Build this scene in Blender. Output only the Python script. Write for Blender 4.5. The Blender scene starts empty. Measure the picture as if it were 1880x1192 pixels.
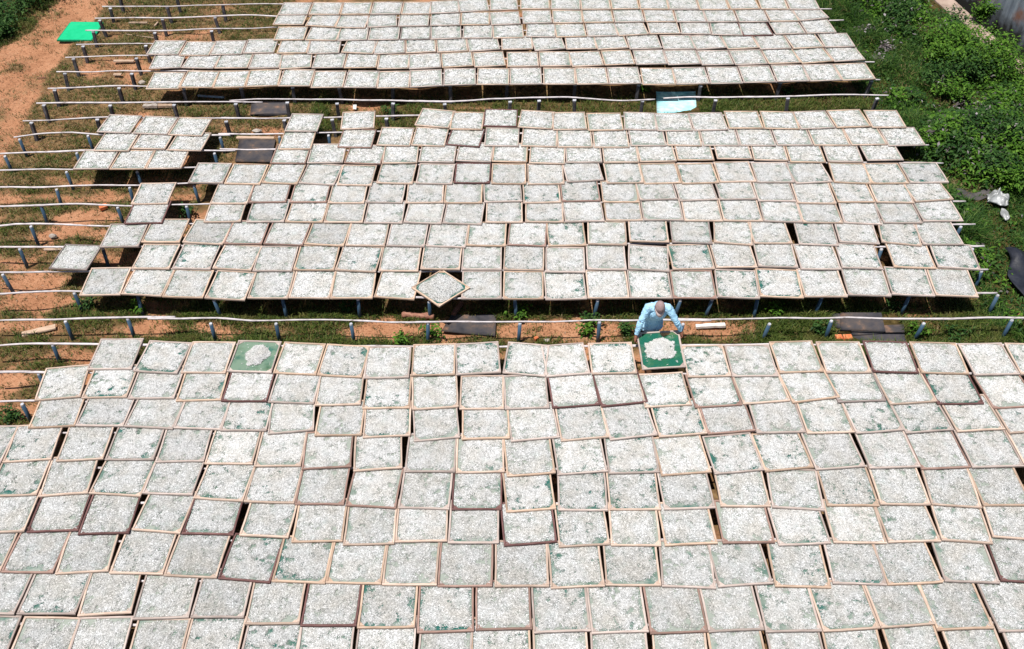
import bpy, bmesh, math, random
import numpy as np
from mathutils import Vector, Matrix, Euler

rng = np.random.default_rng(7)
random.seed(7)
SC = bpy.context.scene
COL = SC.collection

# ---------------------------------------------------------------- camera
cam_d = bpy.data.cameras.new('camera'); cam = bpy.data.objects.new('camera', cam_d); COL.objects.link(cam)
cam_d.sensor_width = 36.0; cam_d.sensor_fit = 'HORIZONTAL'; cam_d.lens = 33.724
cam_d.clip_start = 0.1; cam_d.clip_end = 2000
PIT, YAW, ROL, CAMZ = math.radians(44.504), math.radians(0.2164), math.radians(-0.3305), 12.8237
fwd = Vector((0, math.cos(PIT), -math.sin(PIT))); up0 = Vector((0, math.sin(PIT), math.cos(PIT))); r0 = Vector((1, 0, 0))
rt = r0 * math.cos(ROL) + up0 * math.sin(ROL); up = up0 * math.cos(ROL) - r0 * math.sin(ROL)
mz = Matrix.Rotation(YAW, 3, 'Z'); rt, up, fwd = mz @ rt, mz @ up, mz @ fwd
M = Matrix((rt, up, -fwd)).transposed().to_4x4(); M.translation = (0, 0, CAMZ); cam.matrix_world = M
SC.camera = cam

# ---------------------------------------------------------------- sky, sun, exposure
SUN = Vector((-0.25, -0.17, 1.0)).normalized()
w = bpy.data.worlds.new('World'); SC.world = w; w.use_nodes = True
nt = w.node_tree; nt.nodes.clear()
sky = nt.nodes.new('ShaderNodeTexSky'); sky.sky_type = 'NISHITA'; sky.sun_disc = False
sky.sun_elevation = math.asin(SUN.z); sky.sun_rotation = math.atan2(SUN.x, SUN.y)
bg = nt.nodes.new('ShaderNodeBackground'); bg.inputs['Strength'].default_value = 0.05
wo = nt.nodes.new('ShaderNodeOutputWorld')
nt.links.new(sky.outputs[0], bg.inputs[0]); nt.links.new(bg.outputs[0], wo.inputs[0])
sd = bpy.data.lights.new('sun', 'SUN'); sd.energy = 4.6; sd.angle = math.radians(0.5); sd.color = (1.0, 0.96, 0.9)
sun = bpy.data.objects.new('sun', sd); COL.objects.link(sun); sun.rotation_euler = SUN.to_track_quat('Z', 'Y').to_euler()
sun.location = SUN * 40
SC.view_settings.view_transform = 'Standard'; SC.view_settings.look = 'None'
SC.view_settings.exposure = 0.32; SC.view_settings.gamma = 1.0; SC.view_settings.use_curve_mapping = False
SC.render.engine = 'CYCLES'
SC.cycles.max_bounces = 6; SC.cycles.transparent_max_bounces = 6

# ---------------------------------------------------------------- helpers
def tag(o, label=None, cat=None, group=None, kind=None):
    if label: o['label'] = label
    if cat: o['category'] = cat
    if group: o['group'] = group
    if kind: o['kind'] = kind
    return o

def link(name, data, parent=None, loc=(0, 0, 0), rot=(0, 0, 0), scale=(1, 1, 1)):
    o = bpy.data.objects.new(name, data); COL.objects.link(o)
    o.parent = parent; o.location = loc; o.rotation_euler = rot; o.scale = scale
    return o

def empty(name, loc=(0, 0, 0), rot=(0, 0, 0)):
    o = link(name, None, None, loc, rot); o.empty_display_size = 0.2
    return o

def copy_tree(o, parent=None):
    c = o.copy(); COL.objects.link(c); c.parent = parent
    for ch in o.children: copy_tree(ch, c)
    return c

def tri_mesh(name, V, T, mats, midx=None, smooth=False):
    V = np.asarray(V, np.float32).reshape(-1, 3); T = np.asarray(T, np.int32).reshape(-1, 3)
    me = bpy.data.meshes.new(name)
    me.vertices.add(len(V)); me.vertices.foreach_set('co', V.ravel())
    me.loops.add(T.size); me.loops.foreach_set('vertex_index', T.ravel())
    me.polygons.add(len(T)); me.polygons.foreach_set('loop_start', np.arange(0, T.size, 3, dtype=np.int32))
    for m in mats: me.materials.append(m)
    if midx is not None: me.polygons.foreach_set('material_index', np.asarray(midx, np.int32))
    if smooth: me.polygons.foreach_set('use_smooth', np.ones(len(T), bool))
    me.update(calc_edges=True)
    return me

def bm_mesh(name, bm, mat, smooth=False):
    me = bpy.data.meshes.new(name); bmesh.ops.recalc_face_normals(bm, faces=bm.faces[:]); bm.to_mesh(me); bm.free()
    for m in (mat if isinstance(mat, (list, tuple)) else [mat]): me.materials.append(m)
    if smooth:
        for p in me.polygons: p.use_smooth = True
    return me

def add_box(bm, c, s, bevel=0.0, rot=None, jit=0.0):
    r = bmesh.ops.create_cube(bm, size=1.0)
    vs = r['verts']
    for v in vs:
        v.co = Vector((v.co.x * s[0], v.co.y * s[1], v.co.z * s[2]))
        if jit: v.co += Vector((random.uniform(-jit, jit), random.uniform(-jit, jit), random.uniform(-jit, jit)))
    if bevel:
        es = list({e for v in vs for e in v.link_edges})
        b = bmesh.ops.bevel(bm, geom=es, offset=bevel, segments=1, affect='EDGES')
        vs = list({v for f in b['faces'] for v in f.verts} | {v for v in vs if v.is_valid})
    for v in vs:
        if rot is not None: v.co = rot @ v.co
        v.co += Vector(c)
    return vs

def field(seed, k=24, lo=2.0, hi=9.0):
    r = np.random.default_rng(seed)
    fr = r.uniform(lo, hi, k); a = r.uniform(0, 2 * np.pi, k); ph = r.uniform(0, 2 * np.pi, k)
    amp = 1.0 / np.sqrt(fr); amp /= np.sqrt((amp ** 2).sum() / 2)
    def f(x, y):
        x = np.asarray(x, float); y = np.asarray(y, float); s = np.zeros(np.broadcast(x, y).shape)
        for i in range(k): s += amp[i] * np.cos(fr[i] * (x * np.cos(a[i]) + y * np.sin(a[i])) + ph[i])
        return s
    return f

ORD = ('first second third fourth fifth sixth seventh eighth ninth tenth eleventh twelfth thirteenth fourteenth fifteenth '
       'sixteenth seventeenth eighteenth nineteenth twentieth twenty-first twenty-second twenty-third').split()

# ---------------------------------------------------------------- materials
def mat(name):
    m = bpy.data.materials.new(name); m.use_nodes = True
    n = m.node_tree; b = n.nodes['Principled BSDF']
    return m, n, b

def nd(n, t, **k):
    x = n.nodes.new(t)
    for a, v in k.items(): setattr(x, a, v)
    return x

def ramp(n, stops, fac):
    r = nd(n, 'ShaderNodeValToRGB'); e = r.color_ramp.elements
    while len(e) < len(stops): e.new(0.5)
    for i, (p, c) in enumerate(stops):
        e[i].position = p; e[i].color = (*c, 1) if len(c) == 3 else c
    n.links.new(fac, r.inputs[0])
    return r.outputs[0]

def noise(n, vec, scale, detail=4.0, rough=0.55, dist=0.0):
    x = nd(n, 'ShaderNodeTexNoise'); x.inputs['Scale'].default_value = scale; x.inputs['Detail'].default_value = detail
    x.inputs['Roughness'].default_value = rough; x.inputs['Distortion'].default_value = dist
    if vec is not None: n.links.new(vec, x.inputs['Vector'])
    return x.outputs['Fac']

def mixc(n, fac, a, b, mode='MIX'):
    x = nd(n, 'ShaderNodeMix', data_type='RGBA', blend_type=mode)
    for s, v in ((x.inputs[0], fac), (x.inputs[6], a), (x.inputs[7], b)):
        if hasattr(v, 'is_linked') or hasattr(v, 'links'): n.links.new(v, s)
        elif isinstance(v, (int, float)): s.default_value = v
        else: s.default_value = (*v, 1)
    return x.outputs[2]

def mathn(n, op, a, b=0.0, clamp=False):
    x = nd(n, 'ShaderNodeMath', operation=op); x.use_clamp = clamp
    for s, v in ((x.inputs[0], a), (x.inputs[1], b)):
        if hasattr(v, 'links'): n.links.new(v, s)
        else: s.default_value = v
    return x.outputs[0]

def objvec(n, stretch=(1, 1, 1), rand=True):
    tc = nd(n, 'ShaderNodeTexCoord'); mp = nd(n, 'ShaderNodeMapping'); mp.inputs['Scale'].default_value = stretch
    n.links.new(tc.outputs['Object'], mp.inputs['Vector'])
    oi = nd(n, 'ShaderNodeObjectInfo')
    if rand:
        c = nd(n, 'ShaderNodeCombineXYZ'); k = mathn(n, 'MULTIPLY', oi.outputs['Random'], 37.0)
        n.links.new(k, c.inputs[0]); n.links.new(k, c.inputs[2]); n.links.new(c.outputs[0], mp.inputs['Location'])
    return mp.outputs[0], oi.outputs['Random']

def bump(n, b, h, strength=0.3, dist=0.01):
    x = nd(n, 'ShaderNodeBump'); x.inputs['Strength'].default_value = strength; x.inputs['Distance'].default_value = dist
    n.links.new(h, x.inputs['Height']); n.links.new(x.outputs[0], b.inputs['Normal'])

def simple(name, cols, scale=6.0, rough=0.8, stretch=(1, 1, 1), bs=0.3, spec=0.3, rand=0.25):
    m, n, b = mat(name); v, r = objvec(n, stretch)
    f = noise(n, v, scale, 6, 0.6)
    k = len(cols); c = ramp(n, [(0.3 + 0.4 * i / max(1, k - 1), q) for i, q in enumerate(cols)], f)
    val = mathn(n, 'ADD', mathn(n, 'MULTIPLY', r, rand), 1 - rand / 2)
    hs = nd(n, 'ShaderNodeHueSaturation'); n.links.new(c, hs.inputs['Color']); n.links.new(val, hs.inputs['Value'])
    n.links.new(hs.outputs[0], b.inputs['Base Color'])
    b.inputs['Roughness'].default_value = rough; b.inputs['Specular IOR Level'].default_value = spec
    if bs: bump(n, b, noise(n, v, scale * 3, 5), bs, 0.01)
    return m

def wood(name, dark, mid, light):
    return simple(name, [dark, mid, light], 9.0, 0.75, (0.5, 8, 8), 0.4, 0.2, 0.45)

WOODS = {'': wood('pale_wood', (.34, .25, .20), (.53, .40, .32), (.66, .53, .45)),
         'x': wood('pinkish_grey_wood', (.30, .24, .215), (.46, .375, .335), (.60, .515, .47)),
         'y': wood('honey_wood', (.32, .22, .16), (.52, .375, .28), (.66, .51, .405)),
         'd': wood('dark_red_wood', (.075, .038, .036), (.15, .075, .07), (.24, .14, .13)),
         'b': wood('brown_wood', (.20, .12, .10), (.31, .20, .165), (.42, .30, .26)),
         'g': wood('grey_wood', (.17, .14, .13), (.27, .22, .205), (.38, .33, .31))}

def make_net(name, teal, mossy, pale, bias, trans):
    m, n, b = mat(name); v, r = objvec(n)
    f1 = noise(n, v, 4.5, 5, 0.6); f2 = noise(n, v, 2.2, 3, 0.5)
    c = mixc(n, ramp(n, [(0.42, (0, 0, 0)), (0.62, (1, 1, 1))], f2), teal, mossy)
    pf = mathn(n, 'ADD', f1, mathn(n, 'MULTIPLY', mathn(n, 'SUBTRACT', r, 0.5), 0.30))
    c = mixc(n, ramp(n, [(0.42 - bias, (0, 0, 0)), (0.66 - bias, (1, 1, 1))], pf), c, pale)
    wv = nd(n, 'ShaderNodeTexChecker'); wv.inputs['Scale'].default_value = 260; tc = nd(n, 'ShaderNodeTexCoord')
    n.links.new(tc.outputs['Object'], wv.inputs['Vector'])
    n.links.new(mixc(n, 0.12, c, wv.outputs[0], 'MULTIPLY'), b.inputs['Base Color'])
    b.inputs['Roughness'].default_value = 0.65; b.inputs['Specular IOR Level'].default_value = 0.25
    tr = nd(n, 'ShaderNodeBsdfTransparent'); mx = nd(n, 'ShaderNodeMixShader'); mx.inputs[0].default_value = trans
    out = n.nodes['Material Output']
    n.links.new(b.outputs[0], mx.inputs[1]); n.links.new(tr.outputs[0], mx.inputs[2]); n.links.new(mx.outputs[0], out.inputs[0])
    return m

NET = make_net('green_net', (.02, .13, .11), (.09, .16, .12), (.33, .37, .325), 0.12, 0.06)
NET_CLEAN = make_net('clean_green_net', (.006, .14, .09), (.035, .17, .07), (.15, .33, .23), 0.0, 0.22)
NET_FADED = make_net('faded_green_net', (.01, .14, .115), (.09, .16, .085), (.20, .30, .22), 0.06, 0.15)
NET_NEW = make_net('bright_green_net', (.0, .44, .18), (.0, .48, .20), (.01, .52, .23), 0.0, 0.02)

def make_fish(name, tone, stops):
    m, n, b = mat(name); v, r = objvec(n)
    g = nd(n, 'ShaderNodeNewGeometry')
    c = ramp(n, stops, g.outputs['Random Per Island'])
    f = noise(n, v, 3.0, 3, 0.5)
    c = mixc(n, ramp(n, [(0.40, (0, 0, 0)), (0.68, (1, 1, 1))], f), c, (.88, .85, .80), 'MULTIPLY')
    f4 = noise(n, v, 5.5, 4, 0.6)
    c = mixc(n, ramp(n, [(0.52, (0, 0, 0)), (0.72, (1, 1, 1))], f4), c, (.90, .94, .93), 'MULTIPLY')
    val = mathn(n, 'ADD', mathn(n, 'MULTIPLY', r, 0.16), tone)
    hs = nd(n, 'ShaderNodeHueSaturation'); n.links.new(c, hs.inputs['Color']); n.links.new(val, hs.inputs['Value'])
    n.links.new(hs.outputs[0], b.inputs['Base Color'])
    b.inputs['Roughness'].default_value = 0.45; b.inputs['Specular IOR Level'].default_value = 0.35
    return m
WHITE_FISH = [(0.0, (.38, .385, .385)), (0.22, (.52, .52, .515)), (0.48, (.65, .65, .645)), (0.75, (.77, .775, .775)), (1.0, (.90, .905, .915))]
GREY_FISH = [(0.0, (.27, .275, .275)), (0.30, (.40, .405, .40)), (0.60, (.505, .51, .505)), (0.86, (.61, .615, .62)), (1.0, (.86, .87, .89))]
FISH = make_fish('small_dried_fish', 0.88, WHITE_FISH)
FISH_HEAP = make_fish('freshly_spread_fish', 0.82, WHITE_FISH)
FISH_MID = make_fish('dimmed_white_fish', 0.80, WHITE_FISH)
FISH_PALE_GREY = make_fish('dimmed_pale_grey_fish', 1.03, GREY_FISH)
FISH_GREY = make_fish('dimmed_greyish_fish', 0.93, GREY_FISH)

BARK = simple('bleached_pole_wood', [(.22, .18, .17), (.55, .50, .505), (.64, .59, .60), (.76, .72, .73)], 6.0, 0.75, (1.2, 6, 6), 0.4, 0.25, 0.2)
PIPE = simple('blue_grey_pipe', [(.022, .055, .10), (.04, .085, .14), (.07, .12, .18)], 5.0, 0.55, (1, 1, 0.4), 0.15, 0.4, 0.3)
CONC_DARK = simple('dark_weathered_concrete', [(.05, .045, .055), (.10, .095, .105), (.17, .16, .17)], 8.0, 0.9, (1, 1, 1), 0.6, 0.2, 0.3)
CAPM = simple('chalky_post_cap', [(.30, .31, .34), (.45, .46, .50), (.60, .60, .63)], 9.0, 0.8)
BOARD = simple('dark_rubber_mat', [(.03, .03, .037), (.055, .052, .060), (.085, .07, .066), (.26, .15, .10)], 3.4, 0.85, (1, 1, 1), 0.3, 0.3, 0.3)
BLUE = simple('pale_blue_sheet', [(.20, .58, .66), (.40, .75, .80), (.70, .90, .91)], 2.5, 0.6, (1, 1.4, 1), 0.2, 0.4, 0.0)
BRICK = simple('orange_fired_brick', [(.42, .10, .04), (.60, .18, .07), (.66, .28, .14)], 12.0, 0.9)
PLANK = wood('weathered_plank', (.28, .18, .12), (.46, .33, .24), (.60, .47, .37))
LOG = wood('rotten_log_wood', (.14, .06, .045), (.28, .13, .09), (.42, .24, .17))
STONE = simple('pale_stone', [(.22, .18, .15), (.38, .33, .29), (.50, .46, .42)], 9.0, 0.9)
PAPER = simple('white_paper', [(.7, .7, .68), (.85, .85, .84)], 3.0, 0.8)
PLASTIC = simple('clear_grey_plastic', [(.16, .17, .17), (.30, .31, .31), (.60, .61, .62)], 5.0, 0.3, (1, 1, 1), 0.5, 0.6)
TARP = simple('black_plastic_tarp', [(.008, .009, .014), (.022, .024, .034), (.05, .052, .065)], 4.0, 0.4, (1, 1, 1), 0.6, 0.5)
PATHM = simple('beige_concrete', [(.22, .16, .13), (.36, .27, .22), (.44, .34, .28)], 2.5, 0.9, (1, 1, 1), 0.5, 0.2)

TRAYS = """
T0:-5999 24491 -8 795|-5157 24499 -8 830|-4314 24500 11 808|-3486 24501 -8 817|-2667 24494 -8 783|-1871 24560 74 787|-1059 24654 121 815|-258 24725 34 764|588 24774 -9 807|1420 24755 -39 813|2256 24736 -9 813|3066 24749 2 760|3855 24730 -29 788|4663 24715 -9 800|5487 24692 -9 814|6329 24713 22 811|7134 24706 -41 746|7952 24679 -28 818
T1:-6036 23922 -27 823|-5171 23829 -105 803|-4355 23742 -56 814|-3503 23796 99 793|-2680 23820 20 815|-1837 23848 11 798|-1031 23880 12 780|-205 23897 69 800|637 23964 22 782|1450 23969 -8 807|2282 23989 20 824|3113 24002 11 801|3941 24003 -8 818|4767 23984 -18 798|5594 23981 11 820|6431 23982 -8 802|7267 24010 21 796|8090 24110 185 820
T2:-5879 23088 20 797|-5040 23067 -53 828|-4218 23060 40 774|-3409 23083 20 802|-2585 23099 20 788 g|-1767 23122 57 806|-948 23145 1 782|-131 23161 38 808|706 23199 -37 772|1515 23200 39 803|2340 23231 39 797|3156 23288 104 804|3983 23342 10 816|4799 23324 -56 780|5605 23261 -64 803|6420 23239 48 798 d|7278 23311 58 803|8103 23361 49 788
T3:-9001 22354 -8 821|-8174 22297 -8 773|-7363 22337 36 806|-6547 22420 28 799|-5688 22395 20 771|-4882 22379 45 815|-4014 22386 -94 825|-3183 22365 82 790|-2377 22409 84 782|-1568 22442 91 795|-745 22507 126 808|92 22544 19 808|942 22523 127 802|1747 22552 20 787|2561 22561 90 813|3398 22554 52 830|4260 22533 18 823|5088 22548 109 804|5907 22545 79 830|6735 22528 55 806|7592 22575 98 822|8403 22608 20 783
T4:-8750 21658 70 790|-7939 21659 -66 814|-7092 21656 9 830|-6271 21650 28 764|-5477 21640 105 789|-4672 21651 10 787|-3853 21645 9 818|-3028 21598 27 785|-2219 21616 86 806|-1402 21681 95 799|-591 21703 97 791|233 21686 18 799|1049 21694 18 792|1863 21698 77 808|2669 21753 64 774|3464 21765 19 787|4290 21751 33 830|5124 21724 35 810|5969 21746 51 825|6814 21791 60 822|7654 21833 124 830|8478 21910 97 801
T5:-8589 20737 9 796|-7780 20796 -23 814|-6974 20796 26 778|-6174 20846 50 797|-5382 20846 -16 785|-4570 20772 9 790|-3763 20767 -23 797|-2950 20751 34 792|-2141 20807 74 797|-1327 20869 34 796|-514 20879 -7 797|300 20887 9 790|1122 20877 -15 796|1932 20885 18 783|2735 20898 18 787|3561 20850 -7 815|4397 20880 33 820|5218 20896 9 787|6041 20943 26 794|6865 20983 9 799|7677 21006 51 791|8499 21043 71 830
M0:-9189 18778 -65 783|-8332 18710 -78 800|-7519 18648 -78 793|-4889 18799 -44 756|-3604 18896 68 774|-1901 18978 -166 805|-1105 18848 -45 756|-324 18973 -36 783 d|482 18895 -114 803|1290 18827 15 782|2112 18790 8 810|2903 18805 -61 743|3691 18762 -7 814|4518 18783 30 787|5335 18849 -7 796|6152 18829 -42 803|6985 18838 65 801|7812 18890 65 806|8618 18865 -14 781
M1:-9024 18038 -27 801|-8208 18110 -42 762|-7389 18042 -62 777|-4920 18075 -6 740|-3583 18135 -42 769 b|-2719 18206 -57 762|-1938 18193 -79 760|-1157 18188 -150 766 d|-286 18172 -35 775|558 18155 -61 803|1373 18117 -6 791|2192 18101 -6 800|3021 18162 -6 801|3830 18162 -49 776|4654 18157 -20 818|5481 18151 -20 798|6309 18160 -13 805|7140 18155 -13 817|7978 18171 28 804|8810 18133 13 830
M2:-9257 17342 7 775|-8460 17329 -13 776|-7671 17348 7 778|-4980 17530 -20 783 b|-4164 17546 7 789|-3338 17517 -77 817 b|-2517 17528 14 773|-1712 17560 -39 795|-897 17584 -74 782|-104 17558 -47 772|722 17492 -53 791|1544 17532 -6 794|2362 17527 -6 782|3176 17551 26 813|4007 17596 -6 810|4871 17638 -20 785|5661 17583 -55 758|6456 17504 -40 780|7280 17520 -54 772|8170 17567 14 800
M3:-6631 16816 -32 759|-5833 16776 -44 780|-5035 16796 -83 781|-4238 16767 -109 780|-3421 16720 -39 754|-2566 16784 -51 783|-1718 16759 -38 786|-908 16782 -19 778 d|-118 16750 -13 747|687 16738 7 782|1531 16843 94 802|2374 16760 26 793|3176 16750 38 795|3987 16746 37 807|4799 16796 26 781|5600 16771 -12 801|6418 16761 88 798|7242 16739 -82 791|8046 16717 13 789|8875 16739 6 830
M4:-7638 16087 25 770|-5978 16087 -12 788|-5176 16132 18 794 b|-4322 16127 -6 776 b|-3523 16099 -6 763|-2723 16102 -24 765|-1880 16097 12 788|-1071 16085 -6 800|-230 16123 42 801|585 16088 25 786|1404 16131 24 810 b|2232 16100 -6 770|3034 16167 55 795|3868 16153 53 814|4702 16172 19 777|5498 16115 -18 785|6311 16031 -35 811|7148 16070 0 786|7953 16046 -36 778|8788 16106 99 825
M5:-7591 15435 24 781 d|-5981 15472 24 762|-5100 15472 12 773|-4306 15463 -35 776|-3498 15445 -11 800|-2680 15425 -17 788|-1877 15418 -70 778|-1066 15384 -73 801|-208 15429 -5 761|617 15443 -17 787|1441 15450 34 811|2252 15484 -5 756|3056 15480 -5 824|3870 15459 -23 779|4678 15455 -22 806|5483 15419 -57 786|6292 15380 -28 813|7098 15353 -88 765|7915 15367 -17 791|8750 15424 0 818
M6:-7864 14690 34 771|-7077 14835 -5 772|-6228 14789 -94 827|-5421 14772 -22 770 b|-4609 14740 -70 799 b|-3791 14727 -81 801|-2970 14699 -22 790|-2167 14682 -45 764|-1363 14663 -60 788|-564 14689 -27 788|242 14691 -67 772 b|1054 14682 23 760|1851 14713 -44 775|2695 14799 -44 787|3541 14745 -59 800 g|4352 14728 -141 764|5152 14734 0 766|6048 14684 -71 786|6867 14738 -88 784|7691 14700 -167 773|8517 14676 -5 809
M7:-8665 14017 -59 751 g|-7062 14026 -16 740|-6269 14022 -38 752|-5477 13997 -90 772|-4685 13949 -5 762|-3886 13969 -15 796|-3076 13941 -76 802|-2244 13943 -21 770|-1439 13983 -31 769|-638 13969 -5 780|174 13955 -31 790|982 13890 -31 766|1790 13963 -21 765|2594 13935 -92 790|3467 13959 20 824|4303 14012 10 808|5109 14020 -53 770|5920 13951 -21 774|6723 13973 -57 781|7745 13985 -66 807|8589 13962 -101 806
M8:-7838 13319 20 773|-7054 13316 -79 781|-6256 13248 -44 782|-5452 13196 -89 778|-4646 13212 -20 766|-3866 13212 -29 775|-3068 13206 5 796|-2266 13206 -105 769|-621 13183 5 759|165 13174 -10 761|972 13166 30 783|1768 13191 5 782|2572 13184 -5 802|3389 13176 -23 815 b|4210 13189 -68 787|5024 13203 -61 812|5853 13207 -5 807|6680 13233 -63 797|7505 13245 -73 793|8315 13214 -73 788
N0:-7062 11368 18 774|-6243 11292 -79 786|-5409 11278 -17 780|-4611 11296 -44 785 h|-3815 11251 -72 758|-3033 11193 -78 784|-2216 11152 18 783|-1413 11211 27 760|-625 11242 71 778|160 11218 -119 748|928 11201 99 764|1724 11232 26 788|3357 11159 32 760|4147 11161 9 802|4967 11255 31 777|5777 11238 -4 782|6593 11243 -43 786 d|7433 11214 -46 821|8318 11185 18 786|9117 11182 -26 782
N1:-7737 10694 113 759|-6956 10714 26 763|-6158 10694 9 790|-5341 10644 30 761|-4566 10624 -12 782 d|-3769 10586 -45 782|-2974 10537 30 771|-2157 10462 24 794|-1332 10462 82 784|-554 10440 9 745|205 10447 43 749|1032 10493 91 817 d|1844 10535 134 801 d|2571 10491 69 799|3411 10484 76 806 b|4232 10570 96 814|5076 10617 152 830|5834 10580 40 819 g|6688 10544 79 818|7470 10522 9 785 d|8382 10449 76 805 b
N2:-7632 10079 66 758|-6845 10099 -11 794|-6028 10058 -68 821|-5223 10032 -51 779|-4453 9990 -8 761|-3665 9957 108 745|-2886 9882 12 767|-2091 9857 55 776|-1264 9798 109 750|-474 9807 35 784|334 9792 118 797|1142 9795 103 792|1933 9824 139 789|2740 9870 92 798|3540 9928 93 790 b|4347 9920 27 801|5154 9914 35 781|5964 9934 91 810|6773 9931 91 812|7614 9951 72 809|8444 9918 74 786
N3:-8572 9350 4 771|-7783 9384 84 762|-6947 9395 63 745|-6155 9400 4 781|-5340 9359 27 773|-4554 9313 -11 767|-3767 9265 12 743|-2983 9222 63 781 b|-2165 9195 89 770|-1343 9148 -3 795|-548 9135 22 771|256 9087 88 771|1064 9113 85 799|1874 9117 32 807|2693 9093 85 803|3532 9126 103 804|4328 9172 106 786|5140 9199 86 803|5995 9207 42 817|6797 9193 50 797 b|7625 9212 31 825|8448 9213 22 790
N4:-7781 8715 39 772|-6982 8730 89 740|-6189 8723 -76 824|-5377 8734 -45 790|-4569 8630 -83 782|-3776 8576 -34 782|-2998 8537 -10 756 b|-2207 8487 -72 778 b|-1396 8455 -37 782|-587 8434 -3 768 d|244 8418 87 764|1032 8418 -10 755|1827 8426 -3 789|2658 8441 41 783|3514 8480 -3 768|4308 8433 -74 789|5155 8489 -6 800|5956 8507 -17 765|6725 8474 -85 749|7512 8483 -3 753
N5:-7720 8052 31 749|-6925 8066 40 768 d|-6149 8017 31 758 d|-5373 8054 -96 744|-4591 8007 -29 780 d|-3743 7966 -58 741|-2938 7873 17 757|-2166 7823 23 759|-1395 7873 20 768|-621 7846 -3 757|227 7829 86 790 d|1021 7793 60 758|1780 7793 -13 742|2596 7811 51 782|3450 7836 13 776 b|4272 7809 45 784|5091 7831 -19 783|5898 7845 23 782|6671 7842 -84 740|7447 7893 -104 746
N6:-7830 7383 10 761|-7057 7370 -19 756 b|-6263 7366 67 757|-5472 7345 -27 783|-4681 7296 -57 778|-3890 7228 -95 764 d|-3108 7201 -48 771|-2316 7181 -32 798|-1514 7153 -9 783|-720 7130 -3 782 b|92 7125 6 779|890 7111 48 773|1683 7139 -11 791|2469 7104 -48 765|3281 7137 71 792|4093 7106 -32 795|4908 7148 -39 763|5703 7157 50 804|6519 7175 -48 778|7320 7177 -60 775 d
N7:-7380 6718 -23 766|-6554 6711 -8 826|-5735 6708 67 740|-4933 6645 32 777|-4152 6654 -8 744|-3371 6556 12 759|-2587 6527 -2 778 d|-1786 6498 11 796|-962 6433 33 782 b|-161 6465 23 780 b|646 6427 39 784|1437 6414 39 785|2244 6412 38 796 b|3034 6439 48 769|3817 6426 20 773|4618 6449 65 797|5417 6505 75 784|6184 6456 39 793|7026 6433 39 791
N8:-7298 5832 -2 787|-6477 5808 -21 798|-5689 5810 28 748|-4887 5786 8 740|-4140 5814 -12 765|-3359 5790 -32 766|-2587 5792 18 751|-1775 5820 -2 806|-968 5796 -23 740|-189 5798 26 812|614 5773 8 752|1408 5802 -12 773|2227 5777 -33 740|3015 5779 18 740|3805 5808 -2 740|4588 5783 -22 769|5438 5785 28 742|6238 5761 8 740|7050 5789 -13 740
"""
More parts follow.
